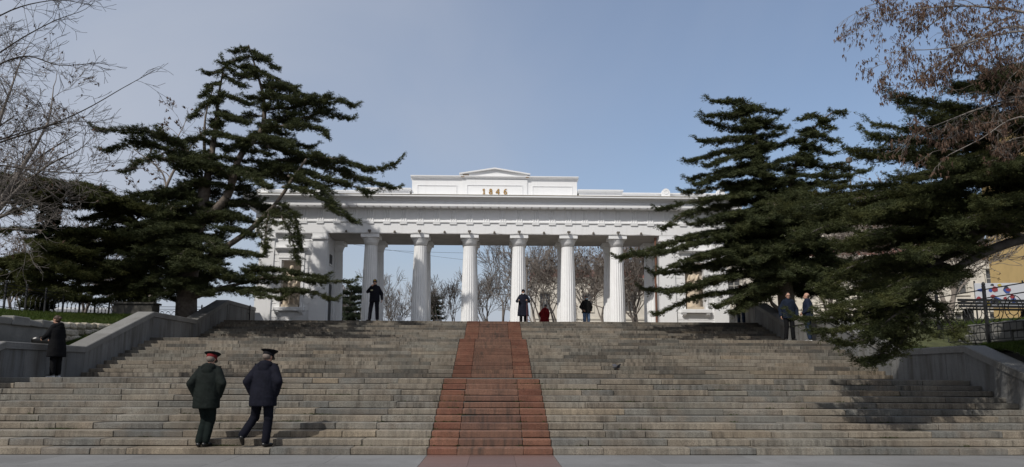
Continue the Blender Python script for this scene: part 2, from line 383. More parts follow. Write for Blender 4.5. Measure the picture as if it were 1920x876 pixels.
for nm, cc in (('b_blue', (0.04, 0.08, 0.28)), ('b_red', (0.25, 0.04, 0.045)), ('b_yellow', (0.42, 0.33, 0.07)), ('b_green', (0.17, 0.22, 0.06)), ('b_dark', (0.04, 0.04, 0.05))):
    M[nm] = N(nm).done(cc, 0.6, 0.3)
M['pigeon'] = simple('pigeon feathers', (0.06, 0.06, 0.07), 0.7, 0.4, 30, coord='obj')
M['bench'] = simple('dark bench', (0.02, 0.02, 0.02), 0.6)
M['orange'] = simple('terracotta stone', (0.30, 0.15, 0.08), 0.8, 0.2, 6)
# ================================================================== ground and terrain
T = 0.38                                              # tread depth
D1, D2, D3, D4, D5, D6 = 13.1, 16.9, 20.2, 24.0, 27.3, 30.34
H1, H2, H3 = 1.33, 2.61, 3.67
HW = 11.5                                             # half width of the stairs
MB().box(-900, 900, -400, 31.0, -0.60, -0.016).build('ground', M['ground'])['kind'] = 'structure'
MB().box(-900, 900, 31.0, 2200, -0.6, 3.60).build('upper_ground', M['ground'])['kind'] = 'structure'
plaza = MB().box(-14, 14, 2.0, D1+0.1, -0.014, -0.004).build('plaza', M['core']); plaza['kind'] = 'structure'
y = D1-0.006
for row in range(4):
    dep = 1.25
    for s in (-1, 1):
        x = 1.139
        while x < HW+1.2:
            e = x+random.uniform(1.4, 1.9); a_, b_ = sorted((s*x, s*e))
            MB().cbox(a_+.002, b_-.002, y-dep+.002, y-.002, -0.02, random.uniform(-.001, .001), 0.002).build('paving_slab', M['plaza'], plaza); x = e
    for (p, q) in ((-1.135, -0.36), (-0.36, 0.42), (0.42, 1.135)):
        MB().cbox(p+.002, q-.002, y-dep+.002, y-.002, -0.02, 0.0006, 0.002).build('red_paving_slab', M['plaza_red'], plaza)
    y -= dep

# ================================================================== the three flights, block by block
def flight(name, y0, z0, n, r, mat, ymax):
    core = MB()
    prof = [(y0+0.03, z0-0.4)]
    for i in range(n):
        prof += [(y0+i*T+0.03, z0+i*r if i == 0 else z0+i*r-0.012), (y0+i*T+0.03, z0+(i+1)*r-0.012)]
    prof += [(ymax, z0+n*r-0.012), (ymax, z0-0.4)]
    core.prism(prof, -HW-0.2, HW+0.2, 'x')
    fl = core.build(name, M['core']); fl['kind'] = 'structure'
    for i in range(n):
        yf, zt = y0+i*T, z0+(i+1)*r
        def blk(a, b, m, nm='stone_block'):
            dy = random.uniform(-0.012, 0.012); dz = random.uniform(-0.010, 0.003)
            gap = random.uniform(0.002, 0.006)
            MB().cbox(a+gap, b-gap, yf+dy, yf+T+0.05, zt-r+0.002, zt+dz, random.uniform(0.005, 0.011), 0.005).build(nm, m, fl)
        blk(-1.135, -0.6, M['red_side'], 'red_stone_block'); blk(0.6, 1.135, M['red_side'], 'red_stone_block'); blk(-0.6, 0.6, M['red_mid'], 'red_stone_block')
        for s in (-1, 1):
            x = 1.137
            while x < HW-0.01:
                L = random.choice((random.uniform(0.6, 1.1), random.uniform(0.9, 1.6), random.uniform(1.2, 2.2)))
                e = x+L
                if HW-e < 0.6: e = HW+0.0
                blk(*((x, e) if s > 0 else (-e, -x)), mat)
                x = e
    return fl
flight('stair_flight_lower', D1, 0.0, 11, H1/11, M['granite'], D3+0.1)
flight('stair_flight_middle', D3, H1, 11, (H2-H1)/11, M['granite_worn'], D5+0.1)
flight('stair_flight_upper', D5, H2, 9, (H3-H2)/9, M['granite_worn'], D6+0.4)
for nm, a, b, z in (('landing_lower', D2+T+.06, D3+.02, H1), ('landing_middle', D4+T+.06, D5+.02, H2), ('upper_platform', D6+T+.06, 44.0, H3)):
    MB().box(-HW-.1 if nm != 'upper_platform' else -12.9, HW+.1 if nm != 'upper_platform' else 12.9, a, b, z-0.3, z-0.004).build(nm, M['granite_worn'])['kind'] = 'structure'

# ------------------------------------------------------------------ parapet walls
PROF = [(12.6, 0.62), (17.0, 2.17), (20.3, 2.17), (24.1, 3.48), (27.6, 3.48), (30.7, 4.56), (34.2, 4.56)]
def capz(y):
    for (a, za), (b, zb) in zip(PROF[:-1], PROF[1:]):
        if a <= y <= b: return za+(zb-za)*(y-a)/(b-a)
    return PROF[0][1] if y < PROF[0][0] else PROF[-1][1]
def basez(y):
    if y < D1: return -0.01
    if y < D2: return (y-D1)/(D2-D1)*H1-0.1
    if y < D3: return H1-0.1
    if y < D4: return H1+(y-D3)/(D4-D3)*(H2-H1)-0.1
    if y < D5: return H2-0.1
    if y < D6: return H2+(y-D5)/(D6-D5)*(H3-H2)-0.1
    return H3-0.1
def parapet(s, label):
    root = tag(empty('parapet_wall', (s*11.8, 13, 0)), label, 'wall')
    def P(mb, name, m):
        o = mb.build(name, m, root); o.location = (-s*11.8, -13, 0); return o
    ys = sorted(set([round(12.6+i*0.86, 3) for i in range(26) if 12.6+i*0.86 < 34.0] + [p[0] for p in PROF]))
    ys = [v for i, v in enumerate(ys) if i == 0 or v-ys[i-1] > 0.25 or v in [p[0] for p in PROF]]
    core = MB()
    pr = [(y, capz(y)-0.16) for y, _ in PROF]+[(34.2, -0.3), (12.6, -0.3)]
    core.prism(pr, *sorted((s*(HW+0.045), s*(HW+0.5))), 'x'); P(core, 'wall_core', M['core'])
    for a, b in zip(ys[:-1], ys[1:]):
        if b-a < 0.05: continue
        g = 0.004; dx = random.uniform(-0.004, 0.004)
        pl = [(a+g, min(basez(a), basez(b))-.25), (b-g, min(basez(a), basez(b))-.25), (b-g, capz(b-g)-0.175), (a+g, capz(a+g)-0.175)]
        P(MB().prism(pl, *sorted((s*(HW+dx), s*(HW+0.06))), 'x'), 'wall_panel', M['slab'])
    cy_ = [p[0] for p in PROF]; full = []
    for a, b in zip(cy_[:-1], cy_[1:]):
        n = max(1, round((b-a)/1.5)); full += [a+(b-a)*i/n for i in range(n)]
    full.append(cy_[-1])
    for a, b in zip(full[:-1], full[1:]):
        g = 0.003; z0, z1 = capz(a+g), capz(b-g)
        pl = [(a+g, z0-0.17), (b-g, z1-0.17), (b-g, z1), (a+g, z0)]
        mb = MB()
        xi, xo = s*(HW-0.035), s*(HW+0.53)
        c = 0.02
        v = [(xi, a+g, z0-.17), (xo, a+g, z0-.17), (xo, a+g, z0-c), (xo-s*c, a+g, z0), (xi+s*c, a+g, z0), (xi, a+g, z0-c)]
        w = [(x_, b-g, zz-z0+z1) for (x_, _, zz) in v]
        f = [tuple(range(6)), tuple(range(11, 5, -1))]+[(i, i+6, (i+1) % 6+6, (i+1) % 6) for i in range(6)]
        P(mb.add(v+w, f), 'coping_stone', M['coping'])
    return root
parapet(-1, 'grey stone parapet wall stepping up along the left side of the stairs')
parapet(1, 'grey stone parapet wall stepping up along the right side of the stairs')

# ------------------------------------------------------------------ sloping lawns beside the stairs
def terrain(name, s, zf):
    xs = np.array([12.03, 12.2, 12.45, 12.62, 12.7, 12.9, 13.4, 14.0, 14.35, 14.55, 14.62, 14.8, 15.3, 16.0, 17.0, 18.5, 20.5, 24, 32, 60, 300])
    ys = np.arange(3.0, 32.01, 0.5)
    V = np.array([(s*x, y, zf(x, y)) for y in ys for x in xs]); nx = len(xs)
    q = [(j*nx+i, j*nx+i+1, (j+1)*nx+i+1, (j+1)*nx+i) for j in range(len(ys)-1) for i in range(nx-1)]
    q = [t if s > 0 else t[::-1] for t in q]
    o = obj(name, mesh_np(name, V, quad=q, smooth=True), M['soil']); o['kind'] = 'structure'; return o
def sm(a, b, t):
    t = min(1, max(0, (t-a)/(b-a))); return t*t*(3-2*t)
def zl(x, y):
    rise = sm(20.4, 30.5, y)
    strip = min(2.1+0.0*y, capz(y)-0.09) if y < 20.3 else capz(y)-0.13-0.25*sm(20, 24, y)
    if x < 12.66: return strip if y < 25 else min(3.62, strip)
    base = 2.86+0.06*math.sin(y*0.9)+0.45*sm(12.7, 16, x)+0.2*rise
    far = 3.62
    return base+(far-base)*max(sm(22.5, 28, y), sm(15, 20, x))
def zr(x, y):
    low = min(2.08+0.25*sm(12.2, 14.4, x), capz(y)+0.15) if y < 20.3 else min(3.6, capz(y)-0.15)
    if x < 14.6: return low if y < 20.3 else max(low, 2.1+1.5*sm(20.3, 28, y))
    up = 2.95+0.65*sm(15, 22, x); up = up+(3.62-up)*sm(21, 28, y)
    return up
terrain('lawn_left', -1, zl); terrain('lawn_right', 1, zr)

# retaining walls of the lawns
rw = tag(empty('retaining_wall', (-12.7, 18, 2)), 'low retaining wall with grey render and bare pale rock below the left lawn', 'wall')
def rwp(mb, n, m):
    o = mb.build(n, m, rw); o.location = (12.7, -18, -2); return o
def wall_top(y): return 2.88+0.02*math.sin(2.1*y)
mb = MB(); yy = [14+0.35*i for i in range(19)]
for a, b in zip(yy[:-1], yy[1:]):
    j = 0.0; mb.add([(-12.62+j, a, 1.9), (-12.62+j*.3, b, 1.9), (-12.64+j*.3, b, wall_top(b)-0.2), (-12.64+j, a, wall_top(a)-0.2)], [(0, 1, 2, 3)])
mb.box(-12.9, -12.66, 14, 25.2, 1.8, 2.76); rwp(mb, 'rendered_wall', M['render_wall'])
y = 14.0
while y < 20.5:
    L = random.uniform(0.5, 0.9)
    rwp(MB().cbox(-12.93, -12.58, y+.01, y+L-.01, wall_top(y)-0.21, wall_top(y)+random.uniform(-.03, .03), 0.022, 0.035), 'capping_stone', M['render_wall']); y += L
for row in range(4):
    y = 20.6
    while y < 25.0:
        L = random.uniform(0.28, 0.75); h = 0.2
        z = 2.12+row*h+0.16*sm(20.5, 25, y)
        rwp(MB().cbox(-12.86, -12.58+random.uniform(-.05, .04), y+.008, y+L-.008, z+.006, z+h-.004, 0.045, 0.03), 'rock', M['rock']); y += L
rw2 = tag(empty('retaining_wall', (14.7, 18, 2)), 'low dark stone retaining wall under the right-hand lawn, behind the iron fence', 'wall')
for row in range(3):
    y = 13.5
    while y < 21.0:
        L = random.uniform(0.5, 1.1)
        o = MB().cbox(14.47+random.uniform(-.03, .02), 14.75, y+.006, y+L-.006, 2.1+row*.29, 2.1+row*.29+.283, 0.03, 0.02).build('stone', M['render_wall'], rw2)
        o.location = (-14.7, -18, -2); y += L

# ================================================================== the colonnade
AF = 34.35                     # front plane of the architrave
CYF, CYR = 34.83, 36.85        # axes of the two rows of columns
ZA, ZT, ZC, ZCT = 8.28, 8.90, 9.58, 10.10
prop = tag(empty('propylaeum', (0, 36, H3)), 'white classical colonnade gateway with Doric columns and gilded date 1846 above the stairs', 'gateway')
def PP(mb, name, m=None, smooth=False, parent=None):
    o = mb.build(name, m or M['white'], parent or prop, smooth)
    if parent is None: o.location = (0, -36, -H3)
    return o
# columns ------------------------------------------------------------
def shaft_mesh():
    fl, per = 20, 6; zs = [0, .12, .6, 1.3, 2.0, 2.7, 3.4, 4.04]
    V = []; n = fl*per
    for z in zs:
        t = z/4.04; r_ = 0.402-0.087*t+0.012*math.sin(math.pi*t)
        for k in range(n):
            ph = (k % per)/per; dep = 0.030*math.sin(math.pi*ph)*(0.0 if z >= 4.03 else 1)
            a = 2*math.pi*k/n; V.append(((r_-dep)*math.cos(a), (r_-dep)*math.sin(a), z))
    q = [(j*n+k, j*n+(k+1) % n, (j+1)*n+(k+1) % n, (j+1)*n+k) for j in range(len(zs)-1) for k in range(n)]
    return mesh_np('shaft', np.array(V), quad=q)
sh = shaft_mesh(); sh.materials.append(M['white_clean'])
capm = MB().lathe([(0.315, 4.04), (0.317, 4.13), (0.328, 4.135), (0.328, 4.16), (0.335, 4.165), (0.35, 4.24), (0.385, 4.32), (0.412, 4.37), (0.418, 4.40), (0.405, 4.425)], 40).mesh('echinus', True)
capm.materials.append(M['white_clean'])
abm = MB().cbox(-0.455, 0.455, -0.455, 0.455, 4.426, ZA-H3-0.002, 0.008).mesh('abacus'); abm.materials.append(M['white_clean'])
for yc in (CYF, CYR):
    for xc in (-6.15, -3.69, -1.23, 1.23, 3.69, 6.15):
        c = obj('column', sh, None, prop); c.location = (xc, yc-36, 0)
        a = obj('echinus', capm, None, c); b = obj('abacus', abm, None, c)
# half columns against the rear corners of the pylons
for xc in (-8.3, 8.3):
    c = obj('column', sh, None, prop); c.location = (xc*1.0, CYR-36, 0); obj('echinus', capm, None, c); obj('abacus', abm, None, c)
# entablature ----------------------------------------------------------
EX = 11.78
PP(MB().box(-EX, EX, AF, AF+0.95, ZA, ZT-0.06), 'architrave')
PP(MB().box(-EX, EX, AF+2.05, AF+3.15, ZA, ZT-0.06), 'architrave')
PP(MB().box(-EX+.01, EX-.01, AF+0.955, AF+2.045, ZA+0.05, ZT-0.06), 'ceiling')
PP(MB().prism([(AF-.05, ZT-.058), (AF+2.9, ZT-.058), (AF+2.9, ZT), (AF-.05, ZT)], -EX-.05, EX+.05), 'taenia')
PP(MB().box(-EX+.005, EX-.005, AF+0.02, AF+2.8, ZT+.002, ZC), 'frieze')
trig = MB()
for dx in (-0.115, 0.0, 0.115):
    trig.add([(dx-.048, .02, 0), (dx-.025, -.035, 0), (dx+.025, -.035, 0), (dx+.048, .02, 0), (dx-.048, .02, .62), (dx-.025, -.035, .6), (dx+.025, -.035, .6), (dx+.048, .02, .62)],
             [(0, 1, 5, 4), (1, 2, 6, 5), (2, 3, 7, 6), (3, 2, 1, 0), (4, 5, 6, 7)])
trig.box(-.175, .175, -.03, .02, .61, .66)
tm = trig.mesh('triglyph'); tm.materials.append(M['white'])
gm = MB().box(-.18, .18, -.045, .0, -.05, 0)
for i in range(6): gm.add([(-.165+.058*i, -.043, -.05), (-.125+.058*i, -.043, -.05), (-.125+.058*i, -.003, -.05), (-.165+.058*i, -.003, -.05), (-.172+.058*i, -.046, -.088), (-.118+.058*i, -.046, -.088), (-.118+.058*i, 0, -.088), (-.172+.058*i, 0, -.088)], [(0, 1, 5, 4), (1, 2, 6, 5), (3, 0, 4, 7), (4, 5, 6, 7)])
gm = gm.mesh('regula'); gm.materials.append(M['white'])
for i in range(-14, 14):
    x = (i+0.5)*0.82
    o = obj('triglyph', tm, None, prop); o.location = (x, AF+.02-36, ZT+.002-H3)
    g = obj('regula', gm, None, o); g.location = (0, -.02, -.062)
mm = MB().cbox(-.165, .165, AF-.40, AF-.06, ZC-.045, ZC+.004, 0.006).mesh('mutule'); mm.materials.append(M['white'])
for i in range(-29, 30):
    o = obj('mutule', mm, None, prop); o.location = (i*0.41, -36, -H3)
corn = [(AF+2.8, ZC+.002), (AF-.42, ZC+.002), (AF-.42, ZC+.17), (AF-.37, ZC+.19), (AF-.37, ZC+.25), (AF-.40, ZC+.27), (AF-.44, ZC+.34), (AF-.52, ZC+.40), (AF-.66, ZC+.43), (AF-.66, ZCT-.03), (AF-.62, ZCT), (AF+3.1, ZCT), (AF+3.1, ZC+.4)]
PP(MB().prism(corn, -EX-.5, EX+.5), 'cornice')
PP(MB().box(-EX-.52, EX+.52, AF-.68, AF-.6, ZCT+.002, ZCT+.022), 'roof_flashing', M['cream_trim'])
PP(MB().box(-8.3, 8.3, AF+.10, AF+3.1, ZA-.012, ZA-.003), 'soffit', M['soffit'])  # thin darker panel added under the white architraves and ceiling
# attic with date ------------------------------------------------------
AY = AF+0.05
def attic(x0, x1, z1, name, depth=1.0):
    PP(MB().box(x0, x1, AY, AY+depth, ZCT+.002, z1-.14), name)
    PP(MB().prism([(AY-.03, z1-.138), (AY-.05, z1-.09), (AY-.12, z1-.045), (AY-.15, z1-.04), (AY-.15, z1), (AY+depth+.1, z1), (AY+depth+.1, z1-.138)], x0-.07, x1+.07), name+'_cornice')
attic(-4.14, 4.14, 11.24, 'attic', 1.2)
for (a, b) in ((-6.38, -4.24), (4.24, 6.38)): attic(a, b, 10.58, 'parapet')
for (a, b) in ((-EX, -6.46), (6.46, EX)): attic(a, b, 10.44, 'low_parapet', 0.8)
# centre projection and framed panels
PP(MB().box(-1.64, 1.64, AY-.045, AY-.002, ZCT+.003, 11.07), 'attic_centre')
def frame(x0, x1, z0, z1, yf, w=.035, d=.03):
    mb = MB()
    mb.box(x0, x1, yf-d, yf+.01, z1-w, z1).box(x0, x1, yf-d, yf+.01, z0, z0+w).box(x0, x0+w, yf-d+.002, yf+.01, z0+w+.001, z1-w-.001).box(x1-w, x1, yf-d+.002, yf+.01, z0+w+.001, z1-w-.001)
    PP(mb, 'panel_moulding')
frame(-3.88, -1.9, 10.22, 10.78, AY); frame(1.88, 3.9, 10.22, 10.78, AY); frame(-1.4, 1.4, 10.22, 10.80, AY-.045)
# pediment
pz = 11.245
PP(MB().prism([(-1.66, pz), (1.66, pz), (1.66, pz+.09), (0, pz+.36), (-1.66, pz+.09)], AY-.02, AY+1.1, 'y'), 'pediment')
PP(MB().prism([(-1.78, pz+.075), (0, pz+.365), (1.78, pz+.075), (1.78, pz+.135), (0, pz+.43), (-1.78, pz+.135)], AY-.14, AY+1.15, 'y'), 'pediment_cornice')
PP(MB().box(-.5, .56, AY-.05, AY-.015, pz+.02, pz+.05), 'pediment_ledge')
for x in (-1.62, 1.62): PP(MB().cbox(x-.07, x+.10, AY-.155, AY-.149, 11.15, 11.2, .002), 'rust_stain', M['rust_mark'])
PP(MB().cbox(-1.60, -1.3, AY-.03, AY-.018, pz+.02, pz+.09, .003), 'bare_plaster', M['rust_mark'])
# acroteria
for x in (-11.3, -8.55, 8.55, 11.3):
    pts = [(-.2, 0), (.2, 0), (.2, .3)]+[(.2*math.cos(a), .3+.2*math.sin(a)) for a in np.linspace(0.2, math.pi-.2, 10)]+[(-.2, .3)]
    o = PP(MB().prism([(x+p, ZCT+.015+q) for p, q in pts], AY-.35, AY-.156, 'y'), 'acroterion')
    ring = MB()
    ring.tube([(x+.1*math.cos(a), AY-.352, ZCT+.33+.1*math.sin(a)) for a in np.linspace(0, 2*math.pi, 17)], .018, 6)
    r_ = ring.build('rosette', M['white'], o)
# date
def ribbon(mb, pts, w, y0, y1, closed=False):
    n = len(pts); L = []
    for i in range(n):
        p0 = pts[(i-1) % n] if (closed or i) else pts[0]; p1 = pts[(i+1) % n] if (closed or i < n-1) else pts[-1]
        dx, dz = p1[0]-p0[0], p1[1]-p0[1]; l_ = math.hypot(dx, dz) or 1; ww = w[i] if hasattr(w, '__len__') else w
        L.append(((pts[i][0]-dz/l_*ww/2, pts[i][1]+dx/l_*ww/2), (pts[i][0]+dz/l_*ww/2, pts[i][1]-dx/l_*ww/2)))
    v = [q for a_, b_ in L for q in ((a_[0], y0, a_[1]), (b_[0], y0, b_[1]), (b_[0], y1, b_[1]), (a_[0], y1, a_[1]))]
    f = []
    for i in range(n if closed else n-1):
        j = (i+1) % n; f += [(4*i+k, 4*j+k, 4*j+(k+1) % 4, 4*i+(k+1) % 4) for k in range(4)]
    if not closed: f += [(0, 1, 2, 3), (4*n-1, 4*n-2, 4*n-3, 4*n-4)]
    mb.add(v, f)
def arc(cx, cz, rx, rz_, a0, a1, n=18, closed=False):
    return [(cx+rx*math.cos(R(a0+(a1-a0)*i/(n if closed else n-1))), cz+rz_*math.sin(R(a0+(a1-a0)*i/(n if closed else n-1)))) for i in range(n)]
for ch, x in zip('1846', (-.535, -.20, .15, .535)):
    mb = MB()
    if ch == '1': ribbon(mb, [(0, 0), (0, .36)], .075, -.03, 0); ribbon(mb, [(-.085, .27), (-.02, .33)], .055, -.031, 0); ribbon(mb, [(-.075, .018), (.075, .018)], .036, -.032, 0)
    if ch == '8': ribbon(mb, arc(0, .095, .082, .075, 0, 360, 22, True), [.06+.012*math.cos(R(720*i/22)) for i in range(22)], -.03, 0, True); ribbon(mb, arc(0, .265, .068, .068, 0, 360, 22, True), .056, -.032, 0, True)
    if ch == '4': ribbon(mb, [(.055, 0), (.055, .36)], .07, -.03, 0); ribbon(mb, [(.04, .345), (-.11, .115)], .05, -.031, 0); ribbon(mb, [(-.125, .105), (.12, .105)], .05, -.032, 0)
    if ch == '6': ribbon(mb, arc(0, .105, .083, .08, 0, 360, 22, True), .058, -.03, 0, True); ribbon(mb, arc(.04, .13, .125, .21, 190, 75, 12), [.062-.02*(i/11) for i in range(12)], -.032, 0)
    o = PP(mb, 'digit', M['gold']); o.location = (x, AY-.046-36, 10.31-H3); o.scale = (.8, 1, .77)
# pylons ----------------------------------------------------------------
def pylon(s):
    def X(a, b): return sorted((s*a, s*b))
    PF = AF+.05
    body = PP(MB().box(*X(8.35, 11.6), PF+.45, PF+2.75, H3-.02, ZA-.002), 'pylon_wall')
    def Q(mb, n, m=None): return mb.build(n, m or M['white'], body)
    # battered corner piers
    def pier(x0b, x1b, x0t, x1t, nm='pilaster'):
        z0, z1 = H3-.02, ZA-.30
        xb = X(x0b, x1b); xt = X(x0t, x1t)
        v = [(xb[0], PF-.03, z0), (xb[1], PF-.03, z0), (xb[1], PF+.46, z0), (xb[0], PF+.46, z0), (xt[0], PF, z1), (xt[1], PF, z1), (xt[1], PF+.46, z1), (xt[0], PF+.46, z1)]
        Q(MB().add(v, [(0, 3, 2, 1), (4, 5, 6, 7), (0, 1, 5, 4), (1, 2, 6, 5), (2, 3, 7, 6), (3, 0, 4, 7)]), nm)
        Q(MB().box(xt[0]-.05, xt[1]+.05, PF-.09, PF+.47, z1+.002, z1+.10), 'pilaster_capital').location = (0, 0, 0)
        Q(MB().box(xt[0]-.02, xt[1]+.02, PF-.04, PF+.47, z1+.102, ZA-.003), 'pilaster_capital')
    pier(10.86, 11.68, 10.80, 11.48); pier(8.16, 9.0, 8.24, 8.95)
    # horizontal courses either side of the niche, recessed joints between them
    xa, xb_ = 8.93, 10.87
    nx0, nx1, nz0, nz1 = 9.45, 10.42, 4.62, 6.92
    z = H3; rows = []
    while z < ZA-.32: rows.append((z, min(z+.40 if z < H3+.1 else z+.345, ZA-.3))); z = rows[-1][1]
    for (z0, z1) in rows:
        if z1-z0 < .1: continue
        g = .011
        if z1 < nz0-.12 or z0 > nz1+.55: Q(MB().cbox(*X(xa, xb_), PF+.05, PF+.46, z0+g, z1-g, .012), 'course_block')
        else:
            Q(MB().cbox(*X(xa, nx0-.14), PF+.05, PF+.46, z0+g, z1-g, .012), 'course_block'); Q(MB().cbox(*X(nx1+.14, xb_), PF+.05, PF+.46, z0+g, z1-g, .012), 'course_block')
    for (u0, u1, v0, v1) in ((xa, nx0-.13, H3, ZA-.3), (nx1+.13, xb_, H3, ZA-.3), (nx0-.128, nx1+.128, H3, nz0-.22), (nx0-.128, nx1+.128, nz1+.64, ZA-.3)):
        Q(MB().box(*X(u0, u1), PF+.085, PF+.455, v0, v1), 'wall_backing')
    # niche surround
    Q(MB().box(*X(nx0-.137, nx0), PF+.0, PF+.46, nz0-.1, nz1+.002), 'niche_jamb'); Q(MB().box(*X(nx1, nx1+.137), PF+.0, PF+.46, nz0-.1, nz1+.002), 'niche_jamb')
    Q(MB().box(*X(nx0-.137, nx1+.137), PF+.0, PF+.46, nz1+.004, nz1+.46), 'niche_lintel')
    Q(MB().box(*X(nx0-.16, nx1+.16), PF-.03, PF-.001, nz1+.10, nz1+.13), 'lintel_moulding')
    Q(MB().prism([(PF-.02, nz1+.465), (PF+.46, nz1+.465), (PF+.46, nz1+.62), (PF-.17, nz1+.62), (PF-.17, nz1+.57), (PF-.10, nz1+.52)], *X(nx0-.3, nx1+.3)), 'niche_hood')
    Q(MB().cbox(*X(nx0-.25, nx1+.25), PF-.17, PF+.46, nz0-.20, nz0-.02, .01), 'niche_sill')
    for bx in (nx0-.1, nx1+.1): Q(MB().prism([(PF-.14, nz0-.202), (PF+.05, nz0-.202), (PF+.05, nz0-.36), (PF-.04, nz0-.36), (PF-.13, nz0-.27)], *X(bx-.09, bx+.09)), 'bracket')
    Q(MB().box(*X(nx0-.1, nx1+.1), PF+.44, PF+.449, nz0-.1, nz1+.05), 'niche_back', M['niche_wall'])
    # inner flank: doorway, small window, end strip
    xi = s*8.35
    Q(MB().box(*X(8.338, 8.36), PF+1.0, PF+1.75, H3, H3+2.25), 'doorway', M['void'])
    for yy_ in (PF+.93, PF+1.752): Q(MB().box(*X(8.30, 8.36), yy_, yy_+.068, H3, H3+2.3), 'door_jamb')
    Q(MB().box(*X(8.30, 8.36), PF+.93, PF+1.82, H3+2.302, H3+2.4), 'door_lintel')
    Q(MB().box(*X(8.338, 8.36), PF+1.1, PF+1.65, H3+3.25, H3+3.75), 'small_window', M['void'])
    Q(MB().box(*X(8.30, 8.36), PF+1.05, PF+1.7, H3+3.17, H3+3.248), 'window_sill')
    for o in body.children: pass
    return body
pylon(-1); pylon(1)
# rain pipe beside the right-hand pylon, flood lamps and cables
rp = MB().tube([(8.02, AF+.2, H3), (8.02, AF+.2, 6.2), (8.06, AF+.2, 6.4), (8.06, AF+.2, 8.2)], .05, 8).build('drain_pipe', M['rust'])
tag(rp, 'rusty brown drain pipe down the inner edge of the right pylon', 'pipe')
names_ = ['above the first column from the left', 'above the second column from the left', 'above the third column from the left', 'above the fourth column from the left', 'above the fifth column from the left', 'above the sixth column from the left']
for i, xc in enumerate((-6.15, -3.69, -1.23, 1.23, 3.69, 6.15)):
    l = tag(empty('flood_lamp', (xc, AF-.01, ZA+.02)), 'small brown flood lamp on the architrave ' + names_[i], 'lamp', 'flood lamps along the colonnade')
    MB().box(-.02, .02, -.09, -.002, .0, .044).build('bracket', M['lamp_grey'], l)
    MB().cbox(-.08, .08, -.16, -.06, .045, .13, .012).build('housing', M['lamp_grey'], l)
    MB().box(-.065, .065, -.15, -.075, .132, .138).build('glass', M['glass'], l)
for i in range(7):
    xc = -7.38+2.46*i
    if i in (0, 6): xc = -7.3 if i == 0 else 7.3
    wh = ['between the left pylon and the first column', 'between the first and second columns', 'between the second and third columns', 'between the third and fourth columns', 'between the fourth and fifth columns', 'between the fifth and sixth columns', 'between the sixth column and right pylon'][i]
    l = tag(empty('flood_lamp', (xc, AF-.01, ZA+.0)), 'small grey lamp at the architrave edge ' + wh, 'lamp', 'flood lamps along the colonnade')
    MB().tube([(-.07, -.03, .01), (0, -.05, .16), (.07, -.03, .01)], .014, 6).build('bracket', M['cable'], l)
    MB().cbox(-.05, .05, -.1, -.02, .03, .12, .01).build('housing', M['lamp_grey'], l)
pts = []
for i in range(121):
    x = -8+16*i/120; ph = (x/1.23) % 1.0
    pts.append((x, AF-.022, ZA+.06-.05*math.sin(math.pi*ph)*(0.4+0.6*abs(math.sin(x*1.7)))))
tag(MB().tube(pts, .006, 5).build('lamp_cable', M['cable']), 'pale electric cable looping along the lower edge of the architrave', 'cable')
# ================================================================== vegetation
def seg_mesh(name, P0, P1, R0, R1, n=3, smooth=True):
    P0 = np.asarray(P0, float); P1 = np.asarray(P1, float); R0 = np.asarray(R0, float); R1 = np.asarray(R1, float)
    d = P1-P0; d /= np.maximum(np.linalg.norm(d, axis=1, keepdims=True), 1e-9)
    ref = np.where(np.abs(d[:, 2:3]) > 0.9, np.array([[1., 0, 0]]), np.array([[0, 0, 1.]]))
    a = np.cross(d, ref); a /= np.linalg.norm(a, axis=1, keepdims=True); b = np.cross(d, a)
    ang = 2*np.pi*np.arange(n)/n; N_ = len(P0)
    off = a[:, None, :]*np.cos(ang)[None, :, None]+b[:, None, :]*np.sin(ang)[None, :, None]
    V = np.concatenate([P0[:, None, :]+off*R0[:, None, None], P1[:, None, :]+off*R1[:, None, None]], axis=1).reshape(-1, 3)
    k = np.arange(n); base = (np.arange(N_)*2*n)[:, None]
    q = np.stack([base+k, base+n+k, base+n+(k+1) % n, base+(k+1) % n], axis=2).reshape(-1, 4)
    return mesh_np(name, V, quad=q, smooth=smooth)
def tuft_mesh(name, P, D, size, nb=6, wid=0.2, spread=0.9, lift=0.35):
    """needle tufts: nb slim blades round each point, mostly along D and upward"""
    P = np.asarray(P, float); D = np.asarray(D, float); n = len(P)
    size = np.broadcast_to(size, (n,))
    dirs = D[:, None, :]*0.75+RNG.normal(0, spread, (n, nb, 3))*np.array([1, 1, 0.62])+np.array([0, 0, lift])
    dirs /= np.linalg.norm(dirs, axis=2, keepdims=True)
    L = size[:, None, None]*RNG.uniform(0.6, 1.25, (n, nb, 1))
    rv = RNG.normal(0, 1, (n, nb, 3)); side = np.cross(dirs, rv); side /= np.maximum(np.linalg.norm(side, axis=2, keepdims=True), 1e-6)
    w = L*wid
    base = P[:, None, :]+RNG.normal(0, 0.25, (n, nb, 3))*size[:, None, None]
    B = base-dirs*L*0.3+side*w; C_ = base-dirs*L*0.3-side*w; T_ = base+dirs*L
    V = np.stack([B, T_, C_], axis=2).reshape(-1, 3)
    return mesh_np(name, V, tri=np.arange(n*nb*3).reshape(-1, 3))
def poly_pts(pts, step):
    """resample a polyline with a Catmull-Rom curve"""
    P = np.array(pts, float); out = []
    for i in range(len(P)-1):
        p0 = P[max(i-1, 0)]; p1 = P[i]; p2 = P[i+1]; p3 = P[min(i+2, len(P)-1)]
        n = max(2, int(np.linalg.norm(p2-p1)/step))
        for t in np.linspace(0, 1, n, endpoint=False):
            out.append(0.5*((2*p1)+(-p0+p2)*t+(2*p0-5*p1+4*p2-p3)*t*t+(-p0+3*p1-3*p2+p3)*t**3))
    out.append(P[-1]); return np.array(out)

